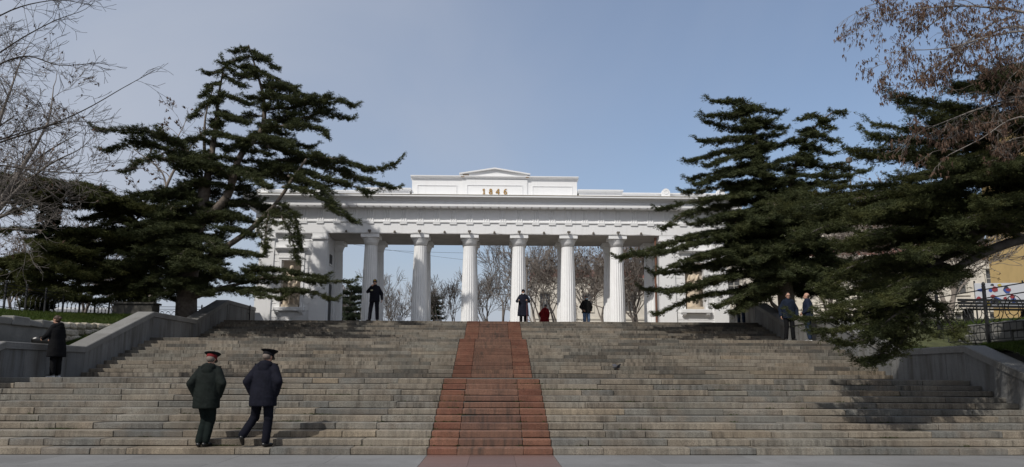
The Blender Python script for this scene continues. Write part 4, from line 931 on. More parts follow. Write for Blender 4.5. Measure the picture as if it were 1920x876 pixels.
for pts, w in (
    # low sweeping branch
    ([(1700, 565, Y5-1.3), (1640, 590, Y5-1.6), (1580, 597, Y5-1.8), (1508, 598, Y5-1.9)], .42), ([(1690, 575, Y5-1.3), (1640, 605, Y5-1.9), (1590, 615, Y5-2.2), (1540, 622, Y5-2.4)], .42), ([(1680, 580, Y5-1.4), (1650, 620, Y5-2), (1610, 640, Y5-2.3), (1570, 642, Y5-2.5)], .42), ([(1690, 590, Y5-1.5), (1680, 630, Y5-2), (1650, 665, Y5-2.2), (1622, 676, Y5-2.3)], .36), ([(1700, 585, Y5-1.5), (1700, 625, Y5-2.1), (1675, 660, Y5-2.3), (1640, 682, Y5-2.4)], .34),
    ([(1730, 560, Y5-1.3), (1720, 590, Y5-2.1), (1740, 620, Y5-2.5)], .42), ([(1740, 560, Y5-1.2), (1770, 590, Y5-1.9), (1790, 625, Y5-2.3)], .38), ([(1720, 570, Y5-1.3), (1680, 590, Y5-2.4), (1640, 625, Y5-3)], .45), ([(1700, 570, Y5-1.3), (1630, 580, Y5-1), (1560, 590, Y5-.8)], .4),
    # middle masses
    ([(1780, 510, Y5-.8), (1700, 540, Y5-1.6), (1620, 560, Y5-2.1), (1570, 575, Y5-2.3)], .5), ([(1800, 500, Y5-.7), (1740, 510, Y5-1.5), (1680, 530, Y5-2), (1640, 555, Y5-2.2)], .55), ([(1760, 490, Y5-.6), (1690, 480, Y5-.6), (1610, 500, Y5-.7), (1560, 530, Y5-.8)], .55),
    ([(1820, 460, Y5-.4), (1740, 440, Y5-.8), (1660, 440, Y5-1.1), (1590, 465, Y5-1.3)], .6), ([(1830, 440, Y5-.4), (1740, 410, Y5-.4), (1640, 400, Y5-.5), (1560, 420, Y5-.6), (1520, 440, Y5-.6)], .6), ([(1850, 420, Y5-.3), (1760, 385, Y5-1.2), (1680, 380, Y5-1.7), (1610, 400, Y5-2)], .6), ([(1900, 400, Y5), (1800, 365, Y5-.2), (1680, 358, Y5-.2), (1580, 370, Y5-.2), (1490, 385, Y5-.2)], .55), ([(1880, 400, Y5), (1780, 370, Y5+.6), (1650, 360, Y5+1), (1540, 365, Y5+1.2)], .55), ([(1860, 410, Y5), (1760, 400, Y5+.8), (1640, 410, Y5+1.2), (1530, 410, Y5+1.4)], .55),
    ([(1960, 350, Y5), (1880, 340, Y5-1.2), (1800, 345, Y5-1.8), (1740, 365, Y5-2.1)], .65), ([(1960, 340, Y5), (1860, 310, Y5-.4), (1760, 300, Y5-.5), (1690, 290, Y5-.6), (1612, 292, Y5-.6)], .6), ([(1960, 330, Y5), (1860, 290, Y5+.3), (1760, 270, Y5+.3), (1690, 262, Y5+.3), (1640, 255, Y5+.3)], .5), ([(1960, 330, Y5), (1870, 320, Y5-1), (1790, 320, Y5-1.6), (1720, 335, Y5-2)], .65),
    ([(1970, 260, Y5), (1900, 270, Y5-1), (1830, 290, Y5-1.4), (1770, 305, Y5-1.6)], .65), ([(1970, 250, Y5), (1890, 230, Y5), (1810, 215, Y5), (1750, 200, Y5), (1690, 190, Y5)], .42), ([(1970, 230, Y5), (1890, 225, Y5-.6), (1820, 235, Y5-.9), (1750, 232, Y5-1)], .42), ([(1968, 190, Y5), (1900, 175, Y5-.2), (1840, 165, Y5-.3), (1790, 172, Y5-.3)], .42), ([(1966, 150, Y5), (1910, 140, Y5-.2), (1860, 138, Y5-.3)], .4), ([(1970, 210, Y5), (1910, 215, Y5-1), (1850, 225, Y5-1.5)], .5), ([(1966, 120, Y5), (1930, 120, Y5-.3), (1895, 135, Y5-.4)], .35),
    ([(1980, 300, Y5), (1930, 300, Y5-1.8), (1880, 315, Y5-2.6)], .7), ([(1990, 400, Y5), (1900, 370, Y5-1.6), (1840, 385, Y5-2.3)], .6), ([(1900, 440, Y5-.2), (1830, 400, Y5-1.4), (1770, 420, Y5-2)], .6), ([(1840, 470, Y5-.5), (1780, 450, Y5-1.6), (1720, 470, Y5-2.2)], .55), ([(1860, 440, Y5), (1800, 430, Y5+1), (1720, 450, Y5+1.5), (1640, 470, Y5+1.7)], .6), ([(1780, 500, Y5), (1700, 500, Y5+1), (1620, 530, Y5+1.4)], .6)):
    LB(t5, [(x_, y_, Y5+(yy_-Y5)*.85) for x_, y_, yy_ in pts], w*.86, droop=0.3, body=0.7)
    if pts[0][1] < 520:
        jx, jy = random.uniform(-18, 18), random.uniform(-14, 14)
        LB(t5, [(x_+jx, y_+jy, Y5+(yy_-Y5)*.85-random.uniform(.6, 1.5)*(i_/(len(pts)-1))) for i_, (x_, y_, yy_) in enumerate(pts)], w*.75, droop=0.3, body=0.7)
        jx, jy = random.uniform(-25, 25), random.uniform(-22, 22)
        LB(t5, [(x_+jx*(i_ > 0), y_+jy*(i_ > 0), Y5+(yy_-Y5)*.85+random.uniform(-.4, 1.2)*(i_/(len(pts)-1))) for i_, (x_, y_, yy_) in enumerate(pts)], w*.8, droop=0.3, body=0.7)
t5.done('bark_dark')

# ---- small far cedar seen past the left pylon
b6 = A(655, 600, 52); b6[2] = 3.6
t6 = Cedar('cedar_tree', 'small distant cedar seen between the left pylon and the first column', b6, mat='cedar_far', tuft=0.11, scale=1.3, fill=2)
s6 = t6.stem([b6, b6+np.array([0, 0, 2]), b6+np.array([.1, 0, 4.2])], .2, .03)
t6.auto(s6, b6[2]+.6, b6[2]+4.1, 1.9, .7, 22, .7, rise=.12); t6.done()
b7 = A(813, 600, 60); b7[2] = 3.6
t7 = Cedar('fir_tree', 'small dark fir seen between the second and third columns', b7, mat='cedar_far', tuft=0.11, scale=1.3, fill=2)
s7 = t7.stem([b7, b7+np.array([0, 0, 2]), b7+np.array([.0, 0, 4.4])], .14, .02)
t7.auto(s7, b7[2]+.5, b7[2]+4.3, 1.1, .2, 26, .4, rise=.05); t7.done()

# ------------------------------------------------------------------ bare trees
class Bare:
    def __init__(s, name, label, base, bark, group=None):
        s.root = tag(empty(name, tuple(base)), label, 'tree', group); s.base = np.array(base, float); s.bark = bark; s.S = []; s.tips = []; s.cur = 0
    def grow(s, p, d, L, r, lev, spread=0.5, up=0.1, kids=(2, 4), wob=0.12, rmin=0.004, ratio=(0.55, 0.82)):
        n = 5 if lev > 1 else 3
        q = p; dd = np.array(d, float); r0 = r; nodes = []
        for i in range(n):
            dd = dd+RNG.normal(0, wob, 3)+np.array([0, 0, up*0.3]); dd /= np.linalg.norm(dd)
            q2 = q+dd*L/n; r1 = max(rmin, r*(1-0.55*(i+1)/n)); s.S.append((q, q2, r0, r1, s.cur)); q = q2; r0 = r1; nodes.append((q, dd.copy(), r1))
        if lev <= 0: s.tips.append((q, dd)); return
        k = random.randint(*kids)
        for j in range(k):
            i = random.randint(max(0, n//2-1), n-1) if j else n-1
            pq, pd, pr = nodes[i]
            nd = pd+RNG.normal(0, spread, 3); nd /= np.linalg.norm(nd)
            s.grow(pq, nd, L*random.uniform(*ratio), max(rmin, pr*random.uniform(.6, .9)), lev-1, spread, up, kids, wob, rmin, ratio)
    def twig_along(s, pts, r0, r1, lev, every, L, spread=.45, up=.05, kids=(2, 3), step=.2, rmin=.004, start=.1):
        Q = poly_pts(pts, step); rr = np.linspace(r0, r1, len(Q))
        for i in range(len(Q)-1):
            s.S.append((Q[i], Q[i+1], rr[i], rr[i+1]))
            if i > start*len(Q) and random.random() < every:
                d = Q[i+1]-Q[i]; d /= np.linalg.norm(d); nd = d*.8+RNG.normal(0, .55, 3); nd /= np.linalg.norm(nd)
                s.grow(Q[i], nd, L*random.uniform(.5, 1.1)*(1-.4*i/len(Q)), max(rmin, rr[i]*.5), lev, spread, up, kids, rmin=rmin)
        d = Q[-1]-Q[-2]; d /= np.linalg.norm(d); s.grow(Q[-1], d, L*.5, r1, max(0, lev-1), spread, up, kids, rmin=rmin)
    def done(s, pods=0, podsize=.07, hang=True, podmat='pods', podwid=.28):
        S = s.S; big = [x for x in S if x[2] > .06]; sml = [x for x in S if x[2] <= .06]
        for nm, I, n in (('trunk', big, 8), ('branches', sml, 3)):
            if I:
                if nm == 'trunk' and all(len(x) > 4 for x in I) and len(set(x[4] for x in I)) > 1:
                    for cu in sorted(set(x[4] for x in I if len(x) > 4)):
                        J_ = [x for x in I if x[4] == cu]
                        o = obj(nm, seg_mesh(nm, [x[0] for x in J_], [x[1] for x in J_], [x[2] for x in J_], [x[3] for x in J_], n), M[s.bark], s.root); o.location = -s.base
                    continue
                o = obj(nm, seg_mesh(nm, [x[0] for x in I], [x[1] for x in I], [x[2] for x in I], [x[3] for x in I], n), M[s.bark], s.root); o.location = -s.base
                if nm == 'branches': o['kind'] = 'stuff'
        if pods and s.tips:
            P = []; D = []
            for (q, d) in s.tips:
                if random.random() < min(1, pods):
                    for _ in range(int(max(1, round(pods)))):
                        P.append(q+RNG.normal(0, .05, 3)+np.array([0, 0, -.05])); D.append(np.array([0, 0, -1.6]) if hang else d)
            o = obj('seed_pods', tuft_mesh('seed_pods', P, D, podsize*np.ones(len(P)), 4, podwid, .45, -.5 if hang else .1), M[podmat], s.root); o.location = -s.base; o['kind'] = 'stuff'
        print('BARE', s.root.name, 'segs', len(S), 'tips', len(s.tips))

# near bare tree entering from the left edge
YB = 15.5
bb = A(-140, 760, YB); bb[2] = 2.3
n1 = Bare('bare_tree', 'leafless tree reaching in from the left edge of the picture', bb, 'bark_dark')
n1.S += [(bb, A(-130, 500, YB), .24, .2), (A(-130, 500, YB), A(-110, 320, YB), .2, .14), (A(-110, 320, YB), A(-100, 60, YB), .14, .06)]
for pts, r0, L, ev, lv in (
    ([(-115, 330, YB), (-20, 275, YB), (80, 240, YB-.2), (160, 205, YB-.3), (230, 165, YB-.3), (272, 142, YB-.3)], .035, .75, .5, 2),
    ([(-115, 300, YB), (-10, 265, YB+.3), (70, 240, YB+.5), (130, 228, YB+.5), (180, 230, YB+.5)], .03, .8, .5, 2), ([(-105, 150, YB), (-20, 110, YB), (40, 72, YB), (100, 40, YB), (150, 22, YB)], .03, .8, .55, 2),
    ([(-105, 180, YB), (-10, 125, YB-.4), (50, 105, YB-.6), (110, 122, YB-.7), (182, 118, YB-.7)], .03, .75, .55, 2), ([(-102, 90, YB), (-20, 40, YB+.3), (40, 12, YB+.4), (110, 0, YB+.5), (160, 8, YB+.5)], .028, .8, .5, 2),
    ([(-104, 60, YB), (-30, 20, YB), (20, -20, YB), (70, -40, YB)], .025, .8, .5, 2), ([(-115, 330, YB), (-20, 310, YB-.2), (60, 318, YB-.3), (150, 325, YB-.4), (225, 318, YB-.4)], .03, .8, .55, 2)):
    n1.twig_along([A(*p) for p in pts], r0, .008, lv, ev*1.5, L, spread=.4, up=.08, rmin=.0045)
n1.done()
# denser grey bare tree behind it
YC = 24.0
bc = A(-60, 640, YC); bc[2] = 3.3
n2 = Bare('bare_tree', 'grey leafless tree with dense fine twigs behind the nearer branches on the left', bc, 'bark_pale')
n2.S += [(bc, A(-50, 450, YC), .28, .22)]
for pts, r0 in (([(-50, 450, YC), (0, 380, YC), (50, 300, YC), (90, 230, YC), (100, 170, YC)], .13), ([(-50, 450, YC), (-20, 330, YC), (-5, 240, YC), (20, 170, YC+.3), (40, 110, YC+.3)], .13), ([(-50, 440, YC), (30, 360, YC-.5), (90, 310, YC-1), (140, 285, YC-1.2)], .1), ([(-50, 450, YC), (-40, 330, YC-.5), (-30, 230, YC-.5), (-20, 160, YC-.5)], .1), ([(-30, 420, YC), (40, 390, YC-.5), (90, 370, YC-.6), (120, 350, YC-.6)], .07), ([(0, 380, YC), (40, 330, YC+1), (80, 290, YC+1.4), (130, 260, YC+1.6)], .08), ([(-40, 440, YC), (0, 430, YC-.6), (40, 430, YC-.9)], .06)):
    n2.twig_along([A(*p) for p in pts], r0, .02, 4, .6, 1.5, spread=.5, up=.1, kids=(2, 4), step=.3, rmin=.006)
n2.done(pods=.07, podsize=.09, hang=False)
# small tree with dry seeds behind the big cedar
YD = 33.5
bd = A(285, 600, YD); bd[2] = 3.6
n3 = Bare('bare_tree', 'slender leafless tree with a few dry seeds left of the big cedar', bd, 'bark_tan')
n3.S += [(bd, A(292, 410, YD), .2, .14)]
for pts in ([(292, 410, YD), (312, 350, YD), (335, 305, YD), (365, 265, YD), (395, 235, YD)], [(312, 350, YD), (305, 325, YD), (280, 300, YD), (265, 290, YD)], [(292, 410, YD), (330, 375, YD-.3), (370, 370, YD-.5)], [(335, 305, YD), (330, 270, YD), (345, 235, YD)], [(292, 410, YD), (270, 380, YD), (245, 375, YD)]):
    n3.twig_along([A(*p) for p in pts], .1 if pts[0][0] == 292 else .055, .02, 3, .5, 1.1, spread=.5, rmin=.006)
n3.done(pods=.8, podsize=.13, hang=False)
# seed-hung ash reaching in from the upper right
YE = 13.0
be = A(2130, 700, YE); be[2] = 2.2
n4 = Bare('ash_tree', 'leafless tree hung with brown seed clusters in the upper right corner', be, 'bark_pale')
n4.S += [(be, A(2120, 300, YE), .24, .18), (A(2120, 300, YE), A(2090, 0, YE), .18, .1), (A(2090, 0, YE), A(2080, -200, YE), .1, .06)]
for pts, r0, L in (
    ([(2095, 60, YE), (1990, 40, YE), (1900, 20, YE), (1800, 12, YE-.2), (1700, 20, YE-.3), (1640, 35, YE-.3)], .045, .62), ([(2100, 120, YE), (2000, 75, YE), (1900, 50, YE+.3), (1830, 80, YE+.4), (1760, 120, YE+.4), (1700, 160, YE+.4)], .04, .62),
    ([(2105, 150, YE), (2000, 90, YE-.4), (1930, 60, YE-.6), (1850, 70, YE-.8), (1780, 90, YE-.9), (1700, 95, YE-1)], .035, .55), ([(2110, 230, YE), (2010, 195, YE), (1930, 180, YE), (1850, 200, YE), (1780, 225, YE), (1720, 250, YE)], .04, .6), ([(2110, 260, YE), (2000, 215, YE+.5), (1920, 190, YE+.7), (1830, 205, YE+.8), (1760, 240, YE+.8)], .032, .6),
    ([(2115, 290, YE), (2000, 240, YE-.3), (1910, 220, YE-.5), (1840, 260, YE-.6), (1780, 290, YE-.6)], .03, .5), ([(2090, 0, YE), (2000, -40, YE), (1900, -60, YE), (1800, -40, YE), (1700, -10, YE), (1630, 10, YE)], .04, .62), ([(2000, 80, YE), (1940, 110, YE-.2), (1890, 150, YE-.3), (1870, 190, YE-.3)], .02, .5), ([(1900, 30, YE), (1850, 50, YE-.3), (1800, 90, YE-.4), (1760, 140, YE-.5)], .018, .5), ([(1800, 12, YE-.2), (1740, 50, YE-.2), (1690, 100, YE-.2), (1665, 140, YE-.2)], .015, .45), ([(2110, 280, YE), (1990, 260, YE), (1930, 255, YE), (1880, 270, YE), (1900, 300, YE)], .02, .45)):
    n4.twig_along([A(*p) for p in pts], r0, .007, 3, .8, L, spread=.5, up=-.12, kids=(2, 3), rmin=.0035, start=.2)
n4.done(pods=2.0, podsize=.06, podwid=.2)
# trees beyond the colonnade
def far_tree(px, Y, h, label, bark, lev=5, pods=0, spread=.38, seed=0, r=.13, stems=1, kids=(3, 4)):
    random.seed(100+seed); b = A(px, 600, Y); b[2] = 3.6
    t = Bare('bare_tree', label, b, bark, 'leafless trees beyond the colonnade')
    for k_ in range(stems):
        t.cur = k_
        t.grow(b, np.array([random.uniform(-.25, .25)*(stems > 1), random.uniform(-.2, .2), 1.0]), h*.36, r, lev, spread, .22, kids, wob=.10, rmin=.012, ratio=(.58, .86))
    t.done(pods=min(.9, pods*1.1), podsize=.10, hang=False); return t
far_tree(705, 60, 6.0, 'small leafless tree just right of the first column', 'bark_pale', seed=1)
far_tree(742, 66, 6.4, 'leafless tree right of the guard, between the first and second columns', 'bark_pale', seed=2, stems=2)
far_tree(770, 62, 6.6, 'leafless tree close to the left of the second column', 'bark_tan', seed=3, pods=.2)
far_tree(836, 58, 6.2, 'dark leafless tree centred between the second and third columns', 'bark_dark', seed=4, stems=2)
far_tree(660, 66, 5.0, 'brownish leafless tree behind the small distant cedar', 'bark_tan', seed=5, pods=.3, stems=2)
far_tree(915, 56, 6.4, 'leafless tree just right of the third column', 'bark_pale', seed=6, stems=2)
far_tree(945, 52, 8.0, 'leafless tree left of the fourth column', 'bark_pale', seed=7, stems=2)
far_tree(1010, 50, 7.6, 'leafless tree right of the woman with poles', 'bark_tan', seed=8, stems=2)
far_tree(1045, 54, 8.4, 'tall leafless tree behind the red-coated person', 'bark_tan', seed=9, pods=.35, stems=2)
far_tree(1098, 48, 7.2, 'tall leafless tree behind the man in jeans', 'bark_tan', seed=10, pods=.45, stems=3)
far_tree(1140, 55, 8.4, 'tall brownish leafless tree left of the sixth column', 'bark_tan', seed=11, pods=.45, stems=2)
far_tree(1195, 47, 7.2, 'tall leafless tree between the sixth column and the right pylon', 'bark_tan', seed=12, pods=.4, stems=3)
far_tree(1320, 46, 8.6, 'leafless tree rising above the roof at the right end of the gateway', 'bark_pale', seed=13, stems=3)
far_tree(1560, 46, 9.0, 'leafless tree behind the right-hand cedars', 'bark_tan', seed=14, pods=.3, stems=2)
far_tree(1620, 40, 8.0, 'leafless tree between the two right-hand cedars', 'bark_tan', seed=15, pods=.3, stems=2)
far_tree(1780, 30, 6.0, 'tangled leafless tree behind the iron fence on the right', 'bark_tan', seed=16, pods=.3, stems=3)
far_tree(1720, 34, 7.0, 'leafless tree seen under the near cedar branches', 'bark_tan', seed=17, pods=.3, stems=2)
far_tree(30, 44, 7.0, 'leafless tree seen through the leftmost cedar', 'bark_tan', seed=18, pods=.4, stems=2)
far_tree(150, 42, 7.0, 'leafless tree seen between the two left cedars', 'bark_pale', seed=19, pods=.2, stems=2)
far_tree(230, 40, 4.5, 'low leafless tree behind the left fence', 'bark_pale', seed=20, pods=.2, stems=3)
random.seed(5)

# ------------------------------------------------------------------ grass
def grass(name, label, n, fx, zf, sgn, h=.07):
    P = []
    while len(P) < n:
        x, y, keep = fx()
        if keep: P.append((sgn*x, y, zf(x, y)))
    P = np.array(P)
    o = obj(name, tuft_mesh(name, P, np.tile([0, 0, 1.4], (len(P), 1)), h*RNG.uniform(.6, 1.4, len(P)), 5, .1, .5, .6), M['grass']); tag(o, label, 'grass', kind='stuff')
def fl_():
    x, y = random.uniform(12.75, 17.5), random.uniform(15.5, 29); return x, y, True
def fs_():
    x, y = random.uniform(12.05, 12.6), random.uniform(17, 27); return x, y, y > 19.5 or random.random() < .25
def fr_():
    x, y = random.uniform(12.05, 14.45), random.uniform(14, 21); return x, y, math.sin(x*3+y*1.3) > -.4
def fu_():
    x, y = random.uniform(14.8, 19), random.uniform(14, 24); return x, y, True
grass('lawn_grass', 'green grass of the left lawn', 26000, fl_, zl, -1, .065); grass('strip_grass', 'green grass strip between the left parapet and rock wall', 5000, fs_, zl, -1, .06)
grass('lawn_grass', 'green grass behind the right parapet', 9000, fr_, zr, 1, .06); grass('upper_grass', 'green grass above the low wall on the right', 9000, fu_, zr, 1, .065)
# weeds and moss in the joints of the steps
P = []
for (px, fl0, z0, i) in [(430, 0, 0, 0)]: pass
for _ in range(110):
    i = random.randint(0, 9); x = random.choice((-1, 1))*random.uniform(.5, 9.5)
    if random.random() < .25: x = random.choice((-.6, .6, -1.135, 1.135))
    for _k in range(random.randint(3, 16)): P.append((x+random.gauss(0, .07), D1+(i+1)*T-.012, (i+1)*H1/11+.004))
for x, i in ((-4.9, 0), (-5.5, 3), (-4.0, 3), (-3.6, 4), (-5.3, 8), (-8.4, 2), (1.5, 8), (1.9, 8), (2.3, 8), (-3.4, 7)):
    for _k in range(60): P.append((x+random.gauss(0, .14), D1+(i+1)*T-.015-random.random()*.03, (i+1)*H1/11+.004))
P = np.array(P)
o = obj('weeds', tuft_mesh('weeds', P, np.tile([0, -.4, .6], (len(P), 1)), .024*np.ones(len(P)), 5, .2, .6, .3), M['moss']); tag(o, 'green weeds and moss growing in the joints of the steps', 'weeds', kind='stuff')
# ================================================================== people
def V3(*a): return Vector(a)
def hand(mb, wrist, d, n, side, curl=0.5, k=1.0):
    """palm and five fingers; d = pointing direction, n = palm side, side = towards the thumb"""
    d = Vector(d).normalized(); n = Vector(n); n = (n-d*n.dot(d)).normalized(); t = Vector(side); t = (t-d*t.dot(d)-n*t.dot(n)).normalized()
    w = Vector(wrist); pc = w+d*.055*k
    for o_ in (-.026, -.009, .009, .026): mb.cap(w+d*.012*k+t*o_*.7*k, w+d*.088*k+t*o_*k, .0125*k, .0105*k, 8)
    for o_, L in ((.027, .068), (.009, .078), (-.009, .073), (-.027, .058)):
        p0 = w+d*.085*k+t*o_*k; a = curl*0.9
        d1 = d*math.cos(a)+n*math.sin(a); p1 = p0+d1*L*.5*k
        d2 = d*math.cos(2.1*a)+n*math.sin(2.1*a); p2 = p1+d2*L*.5*k
        mb.cap(p0, p1, .0095*k, .009*k, 8); mb.cap(p1, p2, .009*k, .0078*k, 8)
    p0 = w+d*.03*k+t*.032*k; p1 = p0+(d*.7+t*.6+n*.25).normalized()*.04*k; p2 = p1+(d*.9+t*.1+n*.4*curl).normalized()*.034*k
    mb.cap(p0, p1, .0115*k, .0105*k, 8); mb.cap(p1, p2, .0105*k, .0085*k, 8)

def person(label, loc, rz, H=1.75, J=None, head_yaw=0, head_pitch=0, lean=0.0, voxel=.011, top=None, trousers=None, shoes='shoe', hat=None, hair=None,
           mask=None, face=True, curl=(.5, .5), handdir=None, fat=1.0, sole=None, glasses=False):
    k = H/1.75
    j = dict(lh=(-.095, 0, .91), rh=(.095, 0, .91), lk=(-.10, .02, .5), rk=(.10, .02, .5), la=(-.105, -.02, .09), ra=(.105, -.02, .09), ls=(-.18, 0, 1.43), rs=(.18, 0, 1.43),
             le=(-.25, -.03, 1.14), re=(.25, -.03, 1.14), lw=(-.25, .06, .90), rw=(.25, .06, .90), lt=0.0, rt=0.0)
    if J: j.update(J)
    def ln(p):                                   # forward lean above the pelvis
        z = p[2]; return V3(p[0], p[1]+max(0, z-.92)*math.sin(lean), .92+(z-.92)*math.cos(lean) if z > .92 else z)
    g = {a: (ln(b) if a in ('ls', 'rs', 'le', 're', 'lw', 'rw') else V3(*b)) for a, b in j.items() if hasattr(b, '__len__')}
    hc = ln((0, .025, 1.615))+V3(0, .35*math.sin(lean)*.3, 0); nb = ln((0, -.005, 1.47))
    Mh = Matrix.Rotation(R(head_yaw), 3, 'Z') @ Matrix.Rotation(R(head_pitch), 3, 'X')
    hp = lambda x, y, z: hc+Mh @ V3(x, y, z)
    b = MB()
    b.loft([ln_s for ln_s in [(*ln((0, 0, z))[:2], ln((0, 0, z))[2], rx*fat, ry*fat) for (z, rx, ry) in ((.80, .13, .09), (.9, .155, .105), (1.0, .145, .1), (1.12, .14, .1), (1.25, .16, .11), (1.36, .165, .105), (1.44, .13, .085), (1.49, .065, .06))]])
    b.cap(nb, hc+V3(0, -.01, -.05), .054, .05)
    b.ell(hp(0, -.012, .025), (.076, .095, .098), M=Mh); b.ell(hp(0, .022, -.045), (.058, .068, .072), M=Mh); b.ell(hp(0, .06, -.085), (.026, .024, .022), M=Mh)
    b.cap(hp(0, .084, .008), hp(0, .105, -.028), .010, .014, 8); b.cap(hp(-.03, .075, .02), hp(.03, .075, .02), .014, .014, 8)
    for sx in (-1, 1): b.ell(hp(sx*.077, -.008, -.012), (.011, .02, .03), 8, 6, M=Mh)
    for s, a in (('l', -1), ('r', 1)):
        b.cap(g[s+'s']-V3(a*.03, 0, .02), g[s+'e'], .052, .04); b.cap(g[s+'e'], g[s+'w'], .04, .027)
        b.cap(g[s+'h'], g[s+'k'], .078, .055); b.cap(g[s+'k'], g[s+'a'], .054, .036)
        yaw = R(j[s+'t']); fd = V3(math.sin(yaw), math.cos(yaw), j.get(s+'p', 0.0)).normalized()
        b.cap(g[s+'a']-V3(0, 0, .04), g[s+'a']+fd*.12-V3(0, 0, .055), .035, .026)
        dv = (g[s+'w']-g[s+'e']).normalized(); hd = (handdir or {}).get(s, (dv, V3(-a, .2, 0), V3(0, 1, 0)))
        hand(b, g[s+'w'], hd[0], hd[1], hd[2], curl[0 if s == 'l' else 1])
    body = b.union('person', M['skin'], None, voxel, 3); body.location = loc; body.rotation_euler = (0, 0, rz); body.scale = (k, k, k)
    tag(body, label, 'person')
    if face:
        for sx in (-1, 1): MB().ell(hp(sx*.03, .082, .004), (.0125, .008, .007), 8, 6, M=Mh).build('eye', M['eye'], body, True)
        MB().ell(hp(0, .089, -.053), (.022, .007, .006), 8, 6, M=Mh).build('mouth', M['lip'], body, True)
    if trousers:
        t = MB(); w = trousers.get('w', 1.0)
        t.loft([(0, 0, .80, .15*fat, .11*fat), (0, 0, .9, .172*fat, .125*fat), (0, 0, 1.0, .165*fat, .12*fat), (0, 0, 1.03, .155*fat, .112*fat)])
        for s in 'lr':
            d = (g[s+'a']-g[s+'k']).normalized(); t.cap(g[s+'h'], g[s+'k'], .094*w, .075*w, 14); t.cap(g[s+'k'], g[s+'a']-d*.02, .074*w, .068*w, 14)
            t.cap(g[s+'k']-V3(0, .01, .02), g[s+'k']+V3(0, 0, .05), .077*w, .077*w)
        folds(t.union('trousers', M[trousers['m']], body, .012, 3), .005, (6, 6, 9), seed=loc[0])
    for s in 'lr':
        yaw = R(j[s+'t']); fd = V3(math.sin(yaw), math.cos(yaw), j.get(s+'p', 0.0)).normalized(); a_ = g[s+'a']
        sh_ = MB(); up = V3(0, 0, 1)
        sh_.cap(a_-fd*.035-up*.045, a_+fd*.06-up*.05, .042, .043); sh_.cap(a_+fd*.05-up*.052, a_+fd*.155-up*.06, .042, .032); sh_.cap(a_-up*.04, a_+up*.01, .045, .047)
        o = sh_.union('shoe', M[shoes], body, .009, 2)
        mw = Matrix.Identity(4)
        if sole:
            ss = MB(); ss.cap(a_-fd*.035-up*.078, a_+fd*.155-up*.08, .044, .036); ss.union('shoe_sole', M[sole], o, .01, 1)
    if top:
        c = MB(); q = top; hem = q.get('hem', .8); gw = q.get('g', 1.0)*fat; fl = q.get('flare', 1.0)
        secs = []
        for (z, rx, ry) in ((hem, .20*fl, .155*fl), (hem+.02, .205*fl, .16*fl), (.5*(hem+1.05), .202*(1+(fl-1)*.6), .155*(1+(fl-1)*.6)), (1.05, .195, .145), (1.2, .20, .148), (1.33, .198, .14), (1.42, .165, .115), (1.48, .095, .085), (1.52, .078, .075)):
            cc = ln((0, 0, z)) if z > .92 else V3(0, 0, z); secs.append((cc.x, cc.y, cc.z, rx*gw, ry*gw))
        c.loft(secs, 24)
        for s, a in (('l', -1), ('r', 1)):
            sw = q.get('sw', 1.0); d = (g[s+'w']-g[s+'e']).normalized()
            c.cap(g[s+'s']-V3(a*.045, 0, .025), g[s+'e'], .082*sw, .07*sw, 14); c.cap(g[s+'e'], g[s+'w']-d*.01, .068*sw, .05*sw, 14)
        if q.get('hood'):
            h0 = ln((0, -.085, 1.47)); c.ell(h0, (.135, .075, .085)); c.ell(ln((0, -.12, 1.40)), (.105, .055, .10))
            for a in (-1, 1): c.cap(ln((a*.09, -.05, 1.50)), ln((a*.06, .07, 1.47)), .035, .028)
        if q.get('collar'):
            c.loft([(*ln((0, .0, z))[:2], ln((0, 0, z))[2], rx, ry) for z, rx, ry in ((1.44, .10, .09), (1.50, .085, .082), (1.54, .08, .078))])
        o = c.union(q.get('name', 'jacket'), M[q['m']], body, .012, q.get('sm', 3))
        folds(o, q.get('fold', .0035), seam=q.get('seam'), seed=H*31.7+loc[0])
        if q.get('epaulettes'):
            for a in (-1, 1):
                p = ln((a*.15, -.01, 1.478)); MB().cbox(p.x-.06, p.x+.06, p.y-.028, p.y+.028, p.z-.012, p.z+.014, .006).build('epaulette', M['black_cloth'], o)
        if q.get('badge'):
            p = ln((.09, .155, 1.28)); MB().cbox(p.x-.05, p.x+.05, p.y-.025, p.y+.006, p.z-.03, p.z+.03, .005).build('badge', M['badge'], o)
        if q.get('zip'):
            p0 = ln((0, .150, hem+.03)); p1 = ln((0, .135, 1.36)); MB().tube([p0, (p0+p1)/2+V3(0, .012, 0), p1], .006, 6).build('zip', M['steel'], o)
